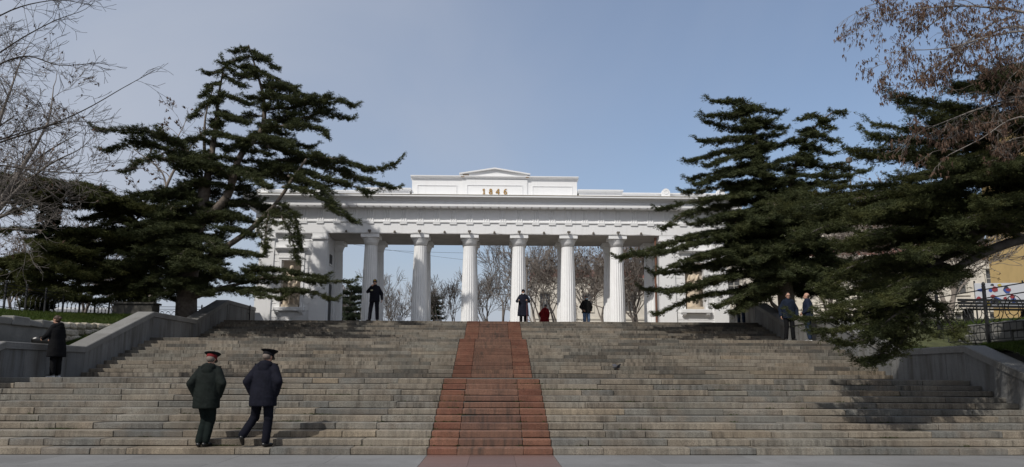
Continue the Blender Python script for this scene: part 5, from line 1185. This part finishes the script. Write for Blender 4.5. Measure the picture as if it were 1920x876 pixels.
    if hat:
        if hat[0] == 'peaked':
            hb = MB(); n = 28
            def ring(z, rx, ry, tilt=0.0): return [tuple(hp(rx*math.cos(2*math.pi*i/n), ry*math.sin(2*math.pi*i/n)-.008, z+tilt*math.sin(2*math.pi*i/n))) for i in range(n)]
            R_ = [ring(.016, .094, .112), ring(.02, .095, .113), ring(.078, .097, .112)]
            v = sum(R_, []); f = [(a*n+i, a*n+(i+1) % n, (a+1)*n+(i+1) % n, (a+1)*n+i) for a in range(2) for i in range(n)]+[tuple(range(n))[::-1], tuple(range(2*n, 3*n))]
            ho = MB().add(v, f).build('cap_band', M[hat[2]], body, True)
            R_ = [ring(.079, .097, .112, .0), ring(.108, .135, .148, .02), ring(.122, .15, .162, .026), ring(.132, .142, .152, .028), ring(.140, .05, .06, .01)]
            v = sum(R_, []); f = [(a*n+i, a*n+(i+1) % n, (a+1)*n+(i+1) % n, (a+1)*n+i) for a in range(4) for i in range(n)]+[tuple(range(n))[::-1], tuple(range(4*n, 5*n))]
            MB().add(v, f).build('cap_crown', M[hat[1]], body, True)
            pv = []; pf = []
            for i in range(9):
                a = R(25+130*i/8); pv += [tuple(hp(.094*math.cos(a), .112*math.sin(a)-.008, .03)), tuple(hp(.112*math.cos(a), .17*math.sin(a)-.012, .006)), tuple(hp(.112*math.cos(a), .17*math.sin(a)-.012, .0)), tuple(hp(.094*math.cos(a), .112*math.sin(a)-.008, .022))]
            for i in range(8): pf += [(4*i, 4*i+4, 4*i+5, 4*i+1), (4*i+1, 4*i+5, 4*i+6, 4*i+2), (4*i+2, 4*i+6, 4*i+7, 4*i+3)]
            MB().add(pv, pf).build('cap_visor', M['shoe'], body)
        elif hat[0] == 'baseball':
            hb = MB(); hb.ell(hp(0, -.01, .045), (.088, .104, .092), M=Mh); ho = hb.build('cap', M[hat[1]], body, True)
            pv = MB(); pv.cap(hp(-.045, .09, .052), hp(.045, .09, .052), .012, .012, 8); pv.cap(hp(-.04, .13, .046), hp(.04, .13, .046), .01, .01, 8); pv.cap(hp(-.02, .155, .042), hp(.02, .155, .042), .009, .009, 8); pv.cap(hp(0, .09, .052), hp(0, .15, .043), .012, .009, 8)
            pv.union('cap_visor', M[hat[1]], body, .008, 2)
            if len(hat) > 2:
                MB().ell(hp(0, .088, .09), (.03, .016, .02), 8, 6, M=Mh).build('cap_emblem', M[hat[2]], body); MB().cap(hp(-.05, .098, .064), hp(.05, .098, .064), .008, .008, 8).build('cap_braid', M[hat[2]], body)
        elif hat[0] == 'knit':
            hb = MB(); hb.ell(hp(0, -.015, .05), (.09, .108, .098), M=Mh); hb.loft([(*hp(0, -.008, z), .091, .107) for z in (.005, .05)]) if False else None
            hb.ell(hp(0, -.012, .03), (.094, .108, .05), M=Mh); hb.union('knit_hat', M[hat[1]], body, .01, 3)
        elif hat[0] == 'flat':
            hb = MB(); hb.ell(hp(0, .0, .075), (.10, .125, .045), M=Mh); hb.cap(hp(-.04, .11, .05), hp(.04, .11, .05), .02, .02, 8); hb.union('flat_cap', M[hat[1]], body, .009, 2)
    if hair:
        h_ = MB(); h_.ell(hp(0, -.024, .035), (.083, .094, .1), M=Mh); h_.ell(hp(0, -.045, -.02), (.074, .065, .07), M=Mh)
        if hair[0] == 'tied': h_.ell(hp(0, -.125, .02), (.04, .04, .045), M=Mh)
        if hair[0] == 'thin': h_ = MB(); h_.ell(hp(0, -.045, .0), (.082, .075, .075), M=Mh)
        h_.union('hair', M[hair[1]], body, .009, 2)
    if mask:
        y0, z0 = mask[1]; MB().ell(hp(0, .058+y0, -.055+z0), (.063, .058, .045), 12, 8, M=Mh).build('face_mask', M[mask[0]], body, True)
    if glasses:
        gl = MB()
        for sx in (-1, 1): gl.tube([hp(sx*.031+.024*math.cos(a), .1, .004+.019*math.sin(a)) for a in np.linspace(0, 2*math.pi, 11)], .004, 5); gl.tube([hp(sx*.055, .098, .006), hp(sx*.082, -.005, .0)], .004, 5)
        gl.tube([hp(-.008, .102, .006), hp(.008, .102, .006)], .004, 5); gl.build('glasses', M['shoe'], body)
    return body

r1 = H1/11
# two officers climbing the first steps, seen from behind
pocket = dict(le=(-.285, -.09, 1.16), lw=(-.215, .03, .93), re=(.285, -.09, 1.16), rw=(.215, .03, .93))
p = at(384, 836, 13.34)
person('officer in dark green parka and red-banded peaked cap climbing the lowest steps', (p[0], 13.28, r1), R(3), 1.71, lean=R(7), head_pitch=-24, head_yaw=-6,
       J=dict(pocket, lk=(-.05, .14, .50), la=(-.085, -.02, .09), rk=(.075, .12, .52), ra=(.02, .02, .09), rh=(.09, 0, .91), rt=20, lt=-8), top=dict(m='coat_green', name='parka', hem=.70, g=1.22, sw=1.18, hood=True, epaulettes=True, flare=.98, fold=.004),
       trousers=dict(m='trouser_green', w=1.05), hat=('peaked', 'cap_green', 'cap_red'), hair=('thin', 'hair_grey'), voxel=.009)
p = at(489, 838, 13.3)
person('officer in a navy parka and black peaked cap stepping up beside the one in green', (p[0], 13.28, r1), R(-4), 1.77, lean=R(8), head_pitch=-20, head_yaw=-16,
       J=dict(pocket, lh=(-.1, 0, .91), lk=(-.19, .16, .53), la=(-.30, -.12, .20), lp=-.75, lt=-12, rk=(.10, .05, .5), ra=(.09, -.01, .09), rt=22), top=dict(m='coat_navy', name='parka', hem=.72, g=1.22, sw=1.2, hood=True, epaulettes=True, flare=1.0),
       trousers=dict(m='trouser_navy', w=1.1), hat=('peaked', 'cap_black', 'cap_black'), hair=('thin', 'hair_grey'), voxel=.009)
# guard at the head of the stairs, right hand at his mouth
p = at(701, 602, 30.75)
person('guard in dark uniform before the first column, one hand at his mouth', (p[0], 30.75, H3), R(180-6), 1.84,
       J=dict(rh=(.09, 0, .91), ra=(.20, -.02, .09), rk=(.15, .02, .5), la=(-.13, -.02, .09), lk=(-.12, .02, .5), rt=28, lt=-22, re=(.27, .10, 1.22), rw=(.09, .22, 1.42), le=(-.28, -.03, 1.15), lw=(-.33, .06, .90)),
       handdir={'r': ((-.5, -.3, .75), (-.3, -1, 0), (0, .2, 1)), 'l': ((-.1, .25, -1), (1, 0, 0), (0, 1, 0))},
       top=dict(m='guard_navy', hem=.80, g=1.06, collar=True, badge=True, sw=1.0), trousers=dict(m='guard_navy', w=1.08), hat=('baseball', 'cap_black', 'yellow'), hair=('thin', 'hair_dark'), head_yaw=8)
# woman with walking poles
p = at(981, 541, 32.3)
wl = person('woman in long dark quilted coat and knitted hat holding two walking poles', (p[0], 32.3, H3), R(180), 1.62, fat=1.08,
       J=dict(re=(.30, -.04, 1.16), rw=(.24, .20, 1.13), le=(-.30, -.04, 1.16), lw=(-.18, .22, 1.13)), curl=(1.3, 1.3),
       handdir={'l': ((.0, .5, .5), (1, .3, 0), (0, -.3, 1)), 'r': ((.0, .5, .5), (-1, .3, 0), (0, -.3, 1))},
       top=dict(m='puffer', name='coat', hem=.42, g=1.12, sw=1.15, hood=True, collar=True, flare=1.15, zip=True), trousers=dict(m='black_cloth', w=1.0), hat=('knit', 'black_cloth'), mask=('mask_white', (-.012, -.055)))
MB().loft([(0, .01, 1.42, .125, .115), (0, .015, 1.47, .125, .12), (0, .015, 1.53, .105, .1)]).union('scarf', M['black_cloth'], wl, .012, 3)
for lx, sx, nm in ((-.18, -.02, 'right'), (.24, .06, 'left')):
    kk = 1.62/1.75; base = Vector((p[0]-lx*kk, 32.3-.27*kk, H3+1.17*kk)); foot = Vector((p[0]-lx*kk+(-.02 if lx < 0 else -.14), 31.75, H3))
    po = tag(empty('walking_pole', tuple(foot)), '%s-hand walking pole held by the woman in the knitted hat' % nm, 'pole', 'walking poles of the woman')
    MB().tube([(0, 0, 0), tuple((base-foot)*.97)], [.005, .006], 6).build('shaft', M['pole_red' if lx < 0 else 'steel'], po)
    MB().cap(tuple((base-foot)*.93), tuple((base-foot)*1.05), .015, .017, 8).build('grip', M['shoe'], po)
    MB().cap((0, 0, .012), tuple((base-foot)*.03), .012, .014, 8).build('tip', M['steel'], po)
# man in jeans between the columns
p = at(1099, 553, 35.7)
person('man in black jacket, faded jeans and blue face mask between two columns', (p[0], 35.7, H3), R(180+8), 1.74,
       J=dict(le=(-.29, -.10, 1.16), lw=(-.22, .02, .95), re=(.29, -.04, 1.14), rw=(.21, .16, .98), lk=(-.11, .05, .5), rk=(.11, .02, .5)), top=dict(m='jacket_black', hem=.84, g=1.12, sw=1.1, collar=True, zip=True), trousers=dict(m='jeans', w=1.05), hat=('flat', 'knit_grey'), mask=('mask_blue', (.004, 0)), hair=('thin', 'hair_grey'))
# person in the red coat, walking away
p = at(1021, 571, 39.0)
person('person in a dark red coat seen from behind below the fourth and fifth columns', (p[0], 39.0, H3), R(-28), 1.60, lean=R(10), fat=1.1,
       J=dict(le=(-.29, -.10, 1.16), lw=(-.25, .05, .95), re=(.29, -.10, 1.16), rw=(.26, -.02, .93)), top=dict(m='red_coat', name='coat', hem=.50, g=1.12, sw=1.2, hood=True, flare=1.3), trousers=dict(m='black_cloth'), hat=('knit', 'knit_grey'), head_pitch=-10)
# two men on the middle landing
p = at(1482, 640, 24.4)
person('man with glasses in dark blue jacket on the middle landing', (p[0], 24.42, H2), R(180-4), 1.70, fat=1.0,
       J=dict(le=(-.29, -.03, 1.14), lw=(-.29, .05, .90), re=(.29, -.03, 1.14), rw=(.30, .06, .89), ra=(.13, -.02, .09), la=(-.13, -.02, .09), rt=15, lt=-15), top=dict(m='jacket_blue', hem=.80, g=1.14, sw=1.12, collar=True, hood=False, zip=True), trousers=dict(m='black_cloth', w=1.08), hair=('short', 'hair_dark'), glasses=True, voxel=.009)
p = at(1521, 640, 24.6)
person('balding man in blue puffer jacket and jeans behind the drooping cedar branch', (min(p[0], 11.12), 24.62, H2), R(180-115), 1.72, fat=1.05, head_yaw=10,
       J=dict(le=(-.27, -.04, 1.15), lw=(-.22, .16, 1.0), re=(.27, -.04, 1.15), rw=(.24, .12, .95), lk=(-.11, .05, .5), rk=(.11, .0, .5)), top=dict(m='puffer_blue', hem=.84, g=1.14, sw=1.15, collar=True), trousers=dict(m='jeans_dark', w=1.05), hair=('thin', 'hair'), sole='sole', voxel=.009)
# woman leaning on the left parapet
p = at(112, 705, 18.35)
person('woman in a long black quilted coat leaning on the left parapet of the lower landing', (-11.06, 18.3, H1), R(82), 1.56, lean=R(5), fat=1.05,
       J=dict(le=(-.24, .10, 1.18), lw=(-.16, .32, 1.08), re=(.25, .02, 1.15), rw=(.20, .27, 1.07), lk=(-.08, .02, .5), rk=(.08, -.02, .5), rt=-10), top=dict(m='black_cloth', name='coat', hem=.56, g=1.14, sw=1.15, hood=True, flare=1.15), trousers=dict(m='black_cloth', w=1.1), hair=('tied', 'hair'), sole='sole', head_pitch=-15, voxel=.009)
bag = MB(); bag.cap((-.16, 0, .10), (.16, 0, .09), .10, .085); bag.cap((-.18, .03, .07), (.12, .03, .06), .075, .07)
bag.ell((-.2, 0, .1), (.08, .09, .08)); bo = bag.union('bag', M['shoe'], None, .014, 4); bo.location = (-11.72, 18.85, 2.158); bo.rotation_euler = (0, 0, R(20)); bo.scale = (1.15, 1.0, 1.15)
tag(bo, 'black bag lying on the left parapet in front of the woman', 'bag')
MB().tube([(-.12, -.06, .16), (-.05, -.1, .20), (.06, -.1, .19), (.12, -.06, .15)], .012, 6).build('strap', M['shoe'], bo)
# figure half hidden by the cedar on the upper platform
p = at(1397, 600, 31.2)
person('person in dark clothes half hidden behind cedar branches near the right pylon', (min(p[0], 11.05), 31.2, H3), R(150), 1.76, top=dict(m='black_cloth', hem=.8, g=1.08, collar=True), trousers=dict(m='jeans_dark'), hair=('short', 'hair_dark'))

# ------------------------------------------------------------------ statues in the niches
def statue(x, label, draped):
    b = MB()
    q = dict(lh=(-.1, 0, .92), rh=(.1, 0, .92), lk=(-.12, .05, .5), rk=(.09, .02, .5), la=(-.16, -.05, .09), ra=(.08, 0, .09))
    b.loft([(0, 0, .82, .14, .1), (0, 0, .92, .16, .11), (-.01, 0, 1.02, .145, .105), (-.01, 0, 1.14, .15, .11), (0, .01, 1.28, .18, .125), (0, 0, 1.38, .175, .11), (0, 0, 1.46, .12, .08), (0, 0, 1.5, .06, .06)])
    b.cap((0, 0, 1.47), (.01, .02, 1.57), .055, .052); b.ell((.015, .03, 1.64), (.08, .098, .115)); b.cap((.02, .118, 1.64), (.022, .135, 1.61), .01, .013, 8); b.ell((.015, .0, 1.69), (.092, .105, .085))
    for s, a in (('l', -1), ('r', 1)):
        b.cap(q[s+'h'], q[s+'k'], .085, .06); b.cap(q[s+'k'], q[s+'a'], .062, .04); b.cap((q[s+'a'][0], q[s+'a'][1], .04), (q[s+'a'][0]+a*.03, q[s+'a'][1]+.14, .03), .04, .03)
    b.cap((-.19, 0, 1.42), (-.27, -.02, 1.13), .06, .046); b.cap((-.27, -.02, 1.13), (-.24, .12, .93), .046, .032); hand(b, (-.24, .12, .93), (0, .3, -1), (1, 0, 0), (0, 1, 0), .6)
    b.cap((.19, 0, 1.42), (.28, -.03, 1.16), .06, .046); b.cap((.28, -.03, 1.16), (.16, .14, 1.22), .046, .032); hand(b, (.16, .14, 1.22), (-.8, .3, .3), (0, -1, 0), (0, 0, 1), .5)
    b.cap((.27, -.06, .0), (.25, -.05, .62), .10, .085); b.cap((.25, -.05, .55), (.22, -.06, .85), .08, .05)
    if draped:
        b.loft([(0, 0, .02, .26, .17), (0, 0, .3, .23, .155), (0, 0, .7, .2, .14), (0, 0, 1.0, .185, .13)])
        for i in range(9):
            a = -1.2+2.4*i/8; b.cap((.24*math.sin(a), .15*math.cos(a), .02), (.17*math.sin(a), .12*math.cos(a), 1.05), .03, .02, 8)
    b.cap((-.19, .12, 1.44), (.05, .13, .95), .045, .06, 10)
    o = b.union('statue', M['niche_stone'], None, .014, 3); o.location = (x, AF+.2, 4.73); o.rotation_euler = (0, 0, R(180)); o.scale = (1.1, 1.0, 1.1)
    tag(o, label, 'statue')
    MB().cbox(-.36, .36, -.17, .22, -.11, .0, .01).build('plinth', M['niche_stone'], o)
statue(-9.93, 'cream stone statue of a standing man in the niche of the left pylon', False)
statue(9.93, 'cream stone draped statue in the niche of the right pylon behind the cedar', True)

# ------------------------------------------------------------------ pigeon on the steps
b = MB(); b.ell((0, 0, .13), (.065, .13, .06)); b.cap((0, .09, .15), (0, .13, .21), .035, .026); b.ell((0, .14, .225), (.027, .034, .027)); b.cap((0, .165, .222), (0, .19, .215), .009, .004, 8)
b.cap((0, -.1, .12), (0, -.23, .10), .035, .02)
pg = b.union('pigeon', M['pigeon'], None, .009, 2)
for a in (-1, 1):
    MB().add([(a*.05, .06, .17), (a*.16, .02, .24), (a*.22, -.10, .22), (a*.12, -.12, .17), (a*.05, -.08, .14), (a*.05, .06, .16), (a*.16, .02, .232), (a*.22, -.10, .212), (a*.12, -.12, .16), (a*.05, -.08, .13)], [(0, 1, 2, 3, 4), (9, 8, 7, 6, 5), (0, 5, 6, 1), (1, 6, 7, 2), (2, 7, 8, 3), (3, 8, 9, 4)]).build('wing', M['pigeon'], pg)
    MB().tube([(a*.025, .0, .09), (a*.025, .01, .0)], .006, 6).build('leg', M['rust'], pg)
pg.scale = (.75, .75, .75); pg.location = (3.66, D3+1*T+.2, H1+2*(H2-H1)/11); pg.rotation_euler = (0, 0, R(-60)); tag(pg, 'dark pigeon with spread wings on the middle flight of stairs', 'bird')
# ================================================================== fences
def arch_fence(root_loc, rz, n, pitch, h, label, post_every=4):
    root = tag(empty('iron_fence', root_loc, rz), label, 'fence'); L = n*pitch
    for z in (.08, h-.12, h-.01): MB().box(0, L, -.012, .012, z, z+.022).build('rail', M['iron'], root)
    am = MB().tube([(pitch*(1-math.cos(a)), 0, .1+(h-.28)*.55+(h-.28)*.45*math.sin(a)) for a in np.linspace(0, math.pi, 11)], .011, 5)
    am.tube([(0, 0, .1), (0, 0, .1+(h-.28)*.55)], .011, 5).ell((0, 0, .1+(h-.28)*.5), (.028, .028, .035), 8, 6)
    am = am.mesh('arch', True); am.materials.append(M['iron'])
    for i in range(n-1):
        o = obj('arch', am, None, root); o.location = (i*pitch, 0, 0)
    pm = MB().box(-.025, .025, -.025, .025, -.3, h+.04).ell((0, 0, h+.07), (.035, .035, .045), 8, 6).mesh('post'); pm.materials.append(M['iron'])
    for i in range(0, n+1, post_every):
        o = obj('post', pm, None, root); o.location = (i*pitch, .0, 0)
    return root
arch_fence((-15.9, 17.0, 3.45), R(90), 52, .26, .85, 'black iron fence with interlaced arches along the left lawn')
arch_fence((-17.0, 33.2, 3.62), 0, 20, .28, .85, 'short black iron fence with interlaced arches behind the large cedar trunk')
# ornate fence on the right
root = tag(empty('iron_fence', (14.1, 13.2, 2.32), R(90)), 'black iron fence with circles and scrolls beside the right lawn', 'fence')
Lf = 11.0; hf = 1.55
for z in (.12, .55, 1.3, hf): MB().box(0, Lf, -.014, .014, z, z+.028).build('rail', M['iron'], root)
cm = MB()
for rr in (.34, .2): cm.tube([(rr*math.cos(a), 0, rr*math.sin(a)) for a in np.linspace(0, 2*math.pi, 21)], .012, 5)
for a in np.linspace(0, 2*math.pi, 9)[:-1]: cm.tube([(.2*math.cos(a), 0, .2*math.sin(a)), (.34*math.cos(a+.3), 0, .34*math.sin(a+.3))], .009, 5)
cm = cm.mesh('scroll_ring', True); cm.materials.append(M['iron'])
for i in range(15):
    o = obj('scroll_ring', cm, None, root); o.location = (.4+i*.73, 0, .94)
pm = MB().box(-.035, .035, -.035, .035, -.4, hf+.12).ell((0, 0, hf+.17), (.05, .05, .07), 8, 6).mesh('post'); pm.materials.append(M['iron'])
for i in range(6):
    o = obj('post', pm, None, root); o.location = (i*2.2, 0, 0)
bm_ = MB().tube([(0, 0, .14), (0, 0, .55)], .01, 5).mesh('bar'); bm_.materials.append(M['iron'])
for i in range(45):
    o = obj('bar', bm_, None, root); o.location = (.12+i*.243, 0, 0)

# dark bench-like plinths behind the left fence
q = at(255, 590, 27.5); pl = tag(empty('stone_plinth', (q[0], 27.5, 3.4)), 'dark grey stone plinth behind the left parapet slope', 'plinth')
MB().cbox(-.75, .75, -.3, .3, 0, .62, .02).build('block', M['core'], pl); MB().cbox(-.8, .8, -.35, .35, .622, .70, .015).build('slab', M['core'], pl)

# ================================================================== buildings beyond
def building(name, label, loc, rz, W, D_, Hh, wall, trim, cols, floors, z0=.8, wz=1.7, ww=1.1, roof=None, roofh=1.6, roof_m='roof_red', arched=False):
    root = tag(empty(name, loc, rz), label, 'building')
    MB().box(-W/2, W/2, 0.25, D_, -1, Hh).build('wall', M[wall], root)
    fh = (Hh-.6)/floors; px_ = W/cols
    # front skin between openings
    for c_ in range(cols+1):
        a = -W/2 if c_ == 0 else -W/2+(c_-.5)*px_+ww/2; b = W/2 if c_ == cols else -W/2+(c_+.5)*px_-ww/2
        MB().box(a, b, 0, .249, -1, Hh).build('pier', M[wall], root)
    fr = MB().box(-ww/2, ww/2, .15, .2, 0, .07).box(-ww/2, ww/2, .15, .2, wz-.07, wz).box(-ww/2, -ww/2+.07, .152, .2, .071, wz-.071).box(ww/2-.07, ww/2, .152, .2, .071, wz-.071).box(-.035, .035, .15, .2, .071, wz-.071).box(-ww/2+.071, -.036, .154, .2, wz*.62, wz*.62+.06).box(.036, ww/2-.071, .154, .2, wz*.62, wz*.62+.06).mesh('window'); fr.materials.append(M['window_frame'])
    gl = MB().box(-ww/2, ww/2, .205, .247, 0, wz).mesh('pane'); gl.materials.append(M['glass'])
    sl = MB().box(-ww/2-.12, ww/2+.12, -.1, .14, -.12, -.002).mesh('sill'); sl.materials.append(M[trim])
    hd = MB().box(-ww/2-.15, ww/2+.15, -.12, -.002, wz+.1, wz+.3).box(-ww/2-.12, -ww/2, -.06, -.002, 0, wz+.098).box(ww/2, ww/2+.12, -.06, -.002, 0, wz+.098).mesh('surround'); hd.materials.append(M[trim])
    for f_ in range(floors):
        zb = f_*fh
        for c_ in range(cols):
            xc = -W/2+(c_+.5)*px_
            MB().box(xc-ww/2+.001, xc+ww/2-.001, 0.002, .248, zb-(1 if f_ == 0 else 0), zb+z0-.13).build('spandrel', M[wall], root)
            MB().box(xc-ww/2+.001, xc+ww/2-.001, 0.002, .248, zb+z0+wz, zb+fh if f_ < floors-1 else Hh).build('spandrel', M[wall], root)
            w = obj('window', fr, None, root); w.location = (xc, 0, zb+z0); obj('pane', gl, None, w); obj('sill', sl, None, w); obj('surround', hd, None, w)
        if f_: MB().box(-W/2-.05, W/2+.05, -.09, -.003, zb-.1, zb+.08).build('string_course', M[trim], root)
    MB().prism([(-.003, Hh-.5), (-.15, Hh-.42), (-.35, Hh-.1), (-.35, Hh+.05), (D_+.3, Hh+.05), (D_+.3, Hh+.002), (-.003, Hh+.002)], -W/2-.3, W/2+.3).build('cornice', M[trim], root)
    if roof:
        r_ = MB().prism([(-.3, Hh+.055), (D_+.3, Hh+.055), (D_*.6, Hh+roofh), (D_*.4, Hh+roofh)], -W/2-.2, W/2+.2).build('roof', M[roof_m], root)
        for x in (-W*.28, W*.22): MB().box(x-.4, x+.4, D_*.35, D_*.35+.8, Hh+.4, Hh+roofh+.9).build('chimney', M[wall], r_)
    return root
q = at(1125, 600, 78); building('apartment_house', 'cream house with a red roof seen through the bare trees between the right columns', (q[0]+1, 78, 3.6), R(0), 16.5, 10, 8.4, 'cream', 'cream_trim', 7, 2, wz=2.0, ww=1.2, roof=True)
q = at(1430, 600, 62); building('apartment_house', 'tall pale cream apartment building behind the cedar beside the right pylon', (q[0]+1.5, 60, 3.6), R(-6), 20, 10, 11.0, 'cream', 'cream_trim', 9, 3, wz=1.9, ww=1.1, roof=True, roofh=1.0)
q = at(1700, 600, 55); building('apartment_house', 'pale cream building seen through the branches of the near right cedar', (q[0]+1, 56, 3.6), R(-12), 15, 9, 7.5, 'cream', 'cream_trim', 6, 2, wz=1.9, ww=1.1, roof=True)
q = at(2112, 600, 36)
yb = building('yellow_house', 'yellow stucco building with pilasters at the right edge of the picture', (q[0]+1.2, 36, 2.9), R(-12), 7.5, 8, 13.5, 'yellow_wall', 'yellow_trim', 3, 2, wz=2.4, ww=1.2)
for x in (-3.4, -1.2, 1.2, 3.4):
    MB().box(x-.3, x+.3, -.14, -.004, -.9, 7.0).build('pilaster', M['yellow_trim'], yb)
    MB().box(x-.36, x+.36, -.22, -.005, 7.002, 7.12).box(x-.42, x+.42, -.3, -.005, 7.122, 7.3).build('pilaster_capital', M['yellow_trim'], yb)
MB().prism([(-.003, 7.35), (-.3, 7.4), (-.45, 7.75), (-.45, 7.95), (-.003, 7.95)], -4, 4).build('mid_cornice', M['yellow_trim'], yb)
q = at(60, 585, 60); building('white_pavilion', 'low white building glimpsed behind the left fence', (q[0]-3, 62, 3.6), R(8), 14, 6, 3.0, 'pale_wall', 'pale_wall', 6, 1, wz=1.5, ww=1.0)
q = at(170, 585, 56); building('white_pavilion', 'small pale kiosk glimpsed behind the left fence near the parapet', (q[0], 54, 3.6), R(0), 5, 4, 2.6, 'pale_wall', 'pale_wall', 2, 1, wz=1.3, ww=1.0)

# painted banner by the yellow house
q = at(1872, 552, 27.0); bn = tag(empty('painted_banner', (q[0], 27.0, 0), R(-8)), 'pale banner with small blue, red, yellow and green painted shapes behind the right fence', 'banner')
z0 = at(1870, 572, 27)[2]; z1 = at(1870, 531, 27)[2]
MB().cbox(-.85, 1.0, -.02, .02, z0-.1, z1, .008).build('sheet', M['banner'], bn)
for x in (-.82, .95): MB().tube([(x, .05, 2.6), (x, .05, z1+.1)], .03, 6).build('post', M['iron'], bn)
rs = random.Random(4)
for i in range(22):
    m_ = rs.choice(('b_blue', 'b_blue', 'b_red', 'b_yellow', 'b_green', 'b_dark', 'b_dark')); cx_, cz_ = rs.uniform(-.75, .85), rs.uniform(.05, .92); rr_ = rs.uniform(.06, .15)
    pts = [(cx_+rr_*rs.uniform(.5, 1.2)*math.cos(2*math.pi*k_/7), z0+(z1-z0)*cz_+rr_*.8*rs.uniform(.5, 1.2)*math.sin(2*math.pi*k_/7)) for k_ in range(7)]
    MB().prism([(x, min(max(zz, z0-.08), z1-.02)) for x, zz in pts], -.024-.001*i, -.021, 'y').build('painted_shape', M[m_], bn)
q = at(1880, 585, 24.5); be_ = tag(empty('park_bench', (q[0]-.4, 24.0, 3.28), R(4)), 'dark park bench behind the right fence', 'bench')
for i in range(4): MB().cbox(-1.3, 1.3, -.05+i*.1, .035+i*.1, .42, .46, .006).build('seat_slat', M['bench'], be_)
for i in range(3): MB().cbox(-1.3, 1.3, .34+i*.02, .37+i*.02, .52+i*.11, .61+i*.11, .006).build('back_slat', M['bench'], be_)
for x in (-1.1, 1.1): MB().box(x-.03, x+.03, -.04, .42, -.4, .418).build('leg', M['bench'], be_)

# lamp post beyond the colonnade, small white bollard, second lamp post among the cedars
q = at(988, 490, 43.0); lp = tag(empty('street_lamp', (q[0], 43.0, 3.6)), 'slim street lamp pole beside the fourth column', 'lamp')
MB().lathe([(.09, 0), (.09, .3), (.06, .35), (.045, q[2]-3.6+.3), (.02, q[2]-3.6+.5)], 12).build('pole', M['lamp_grey'], lp, True)
MB().cbox(-.1, .08, -.1, .1, q[2]-3.6-.3, q[2]-3.6+.25, .02).build('box', M['lamp_grey'], lp); MB().cbox(.09, .32, -.08, .08, q[2]-3.6-.02, q[2]-3.6+.12, .02).build('lamp_head', M['lamp_grey'], lp)
q = at(1592, 305, 40.0); lp = tag(empty('street_lamp', (q[0], 40.0, 3.6)), 'tall thin lamp pole rising between the two right-hand cedars', 'lamp')
MB().lathe([(.09, 0), (.07, 3), (.04, q[2]-3.6)], 10).build('pole', M['lamp_grey'], lp, True); MB().cbox(-.14, .14, -.14, .14, q[2]-3.6, q[2]-3.6+.3, .03).build('lamp_head', M['lamp_grey'], lp)
q = at(748.5, 594, 40.0)
bo = MB().lathe([(.17, 0), (.17, .1), (.12, .16), (.11, q[2]-H3-.42), (.2, q[2]-H3-.36), (.2, q[2]-H3-.24), (.1, q[2]-H3-.2), (.15, q[2]-H3-.13), (.16, q[2]-H3-.05), (.1, q[2]-H3+.04), (.02, q[2]-H3+.06)], 16).build('bollard', M['white'], None, True)
bo.location = (q[0], 40.0, H3-.004); tag(bo, 'white ball-topped bollard seen between the first and second columns', 'bollard')
# overhead wires behind the gateway
for i, (pa, pb) in enumerate((((700, 468, 60), (1120, 466, 62)), ((640, 455, 70), (1130, 505, 72)))):
    a = at(*pa); b = at(*pb); pts = [tuple(a+(b-a)*t+np.array([0, 0, -1.2*math.sin(math.pi*t)*(.3 if i == 0 else .4)])) for t in np.linspace(0, 1, 15)]
    tag(MB().tube(pts, .014, 4).build('overhead_wire', M['iron']), ('nearly level' if i == 0 else 'sloping')+' thin overhead wire seen between the columns', 'wire')
print('DONE', len(bpy.data.objects))
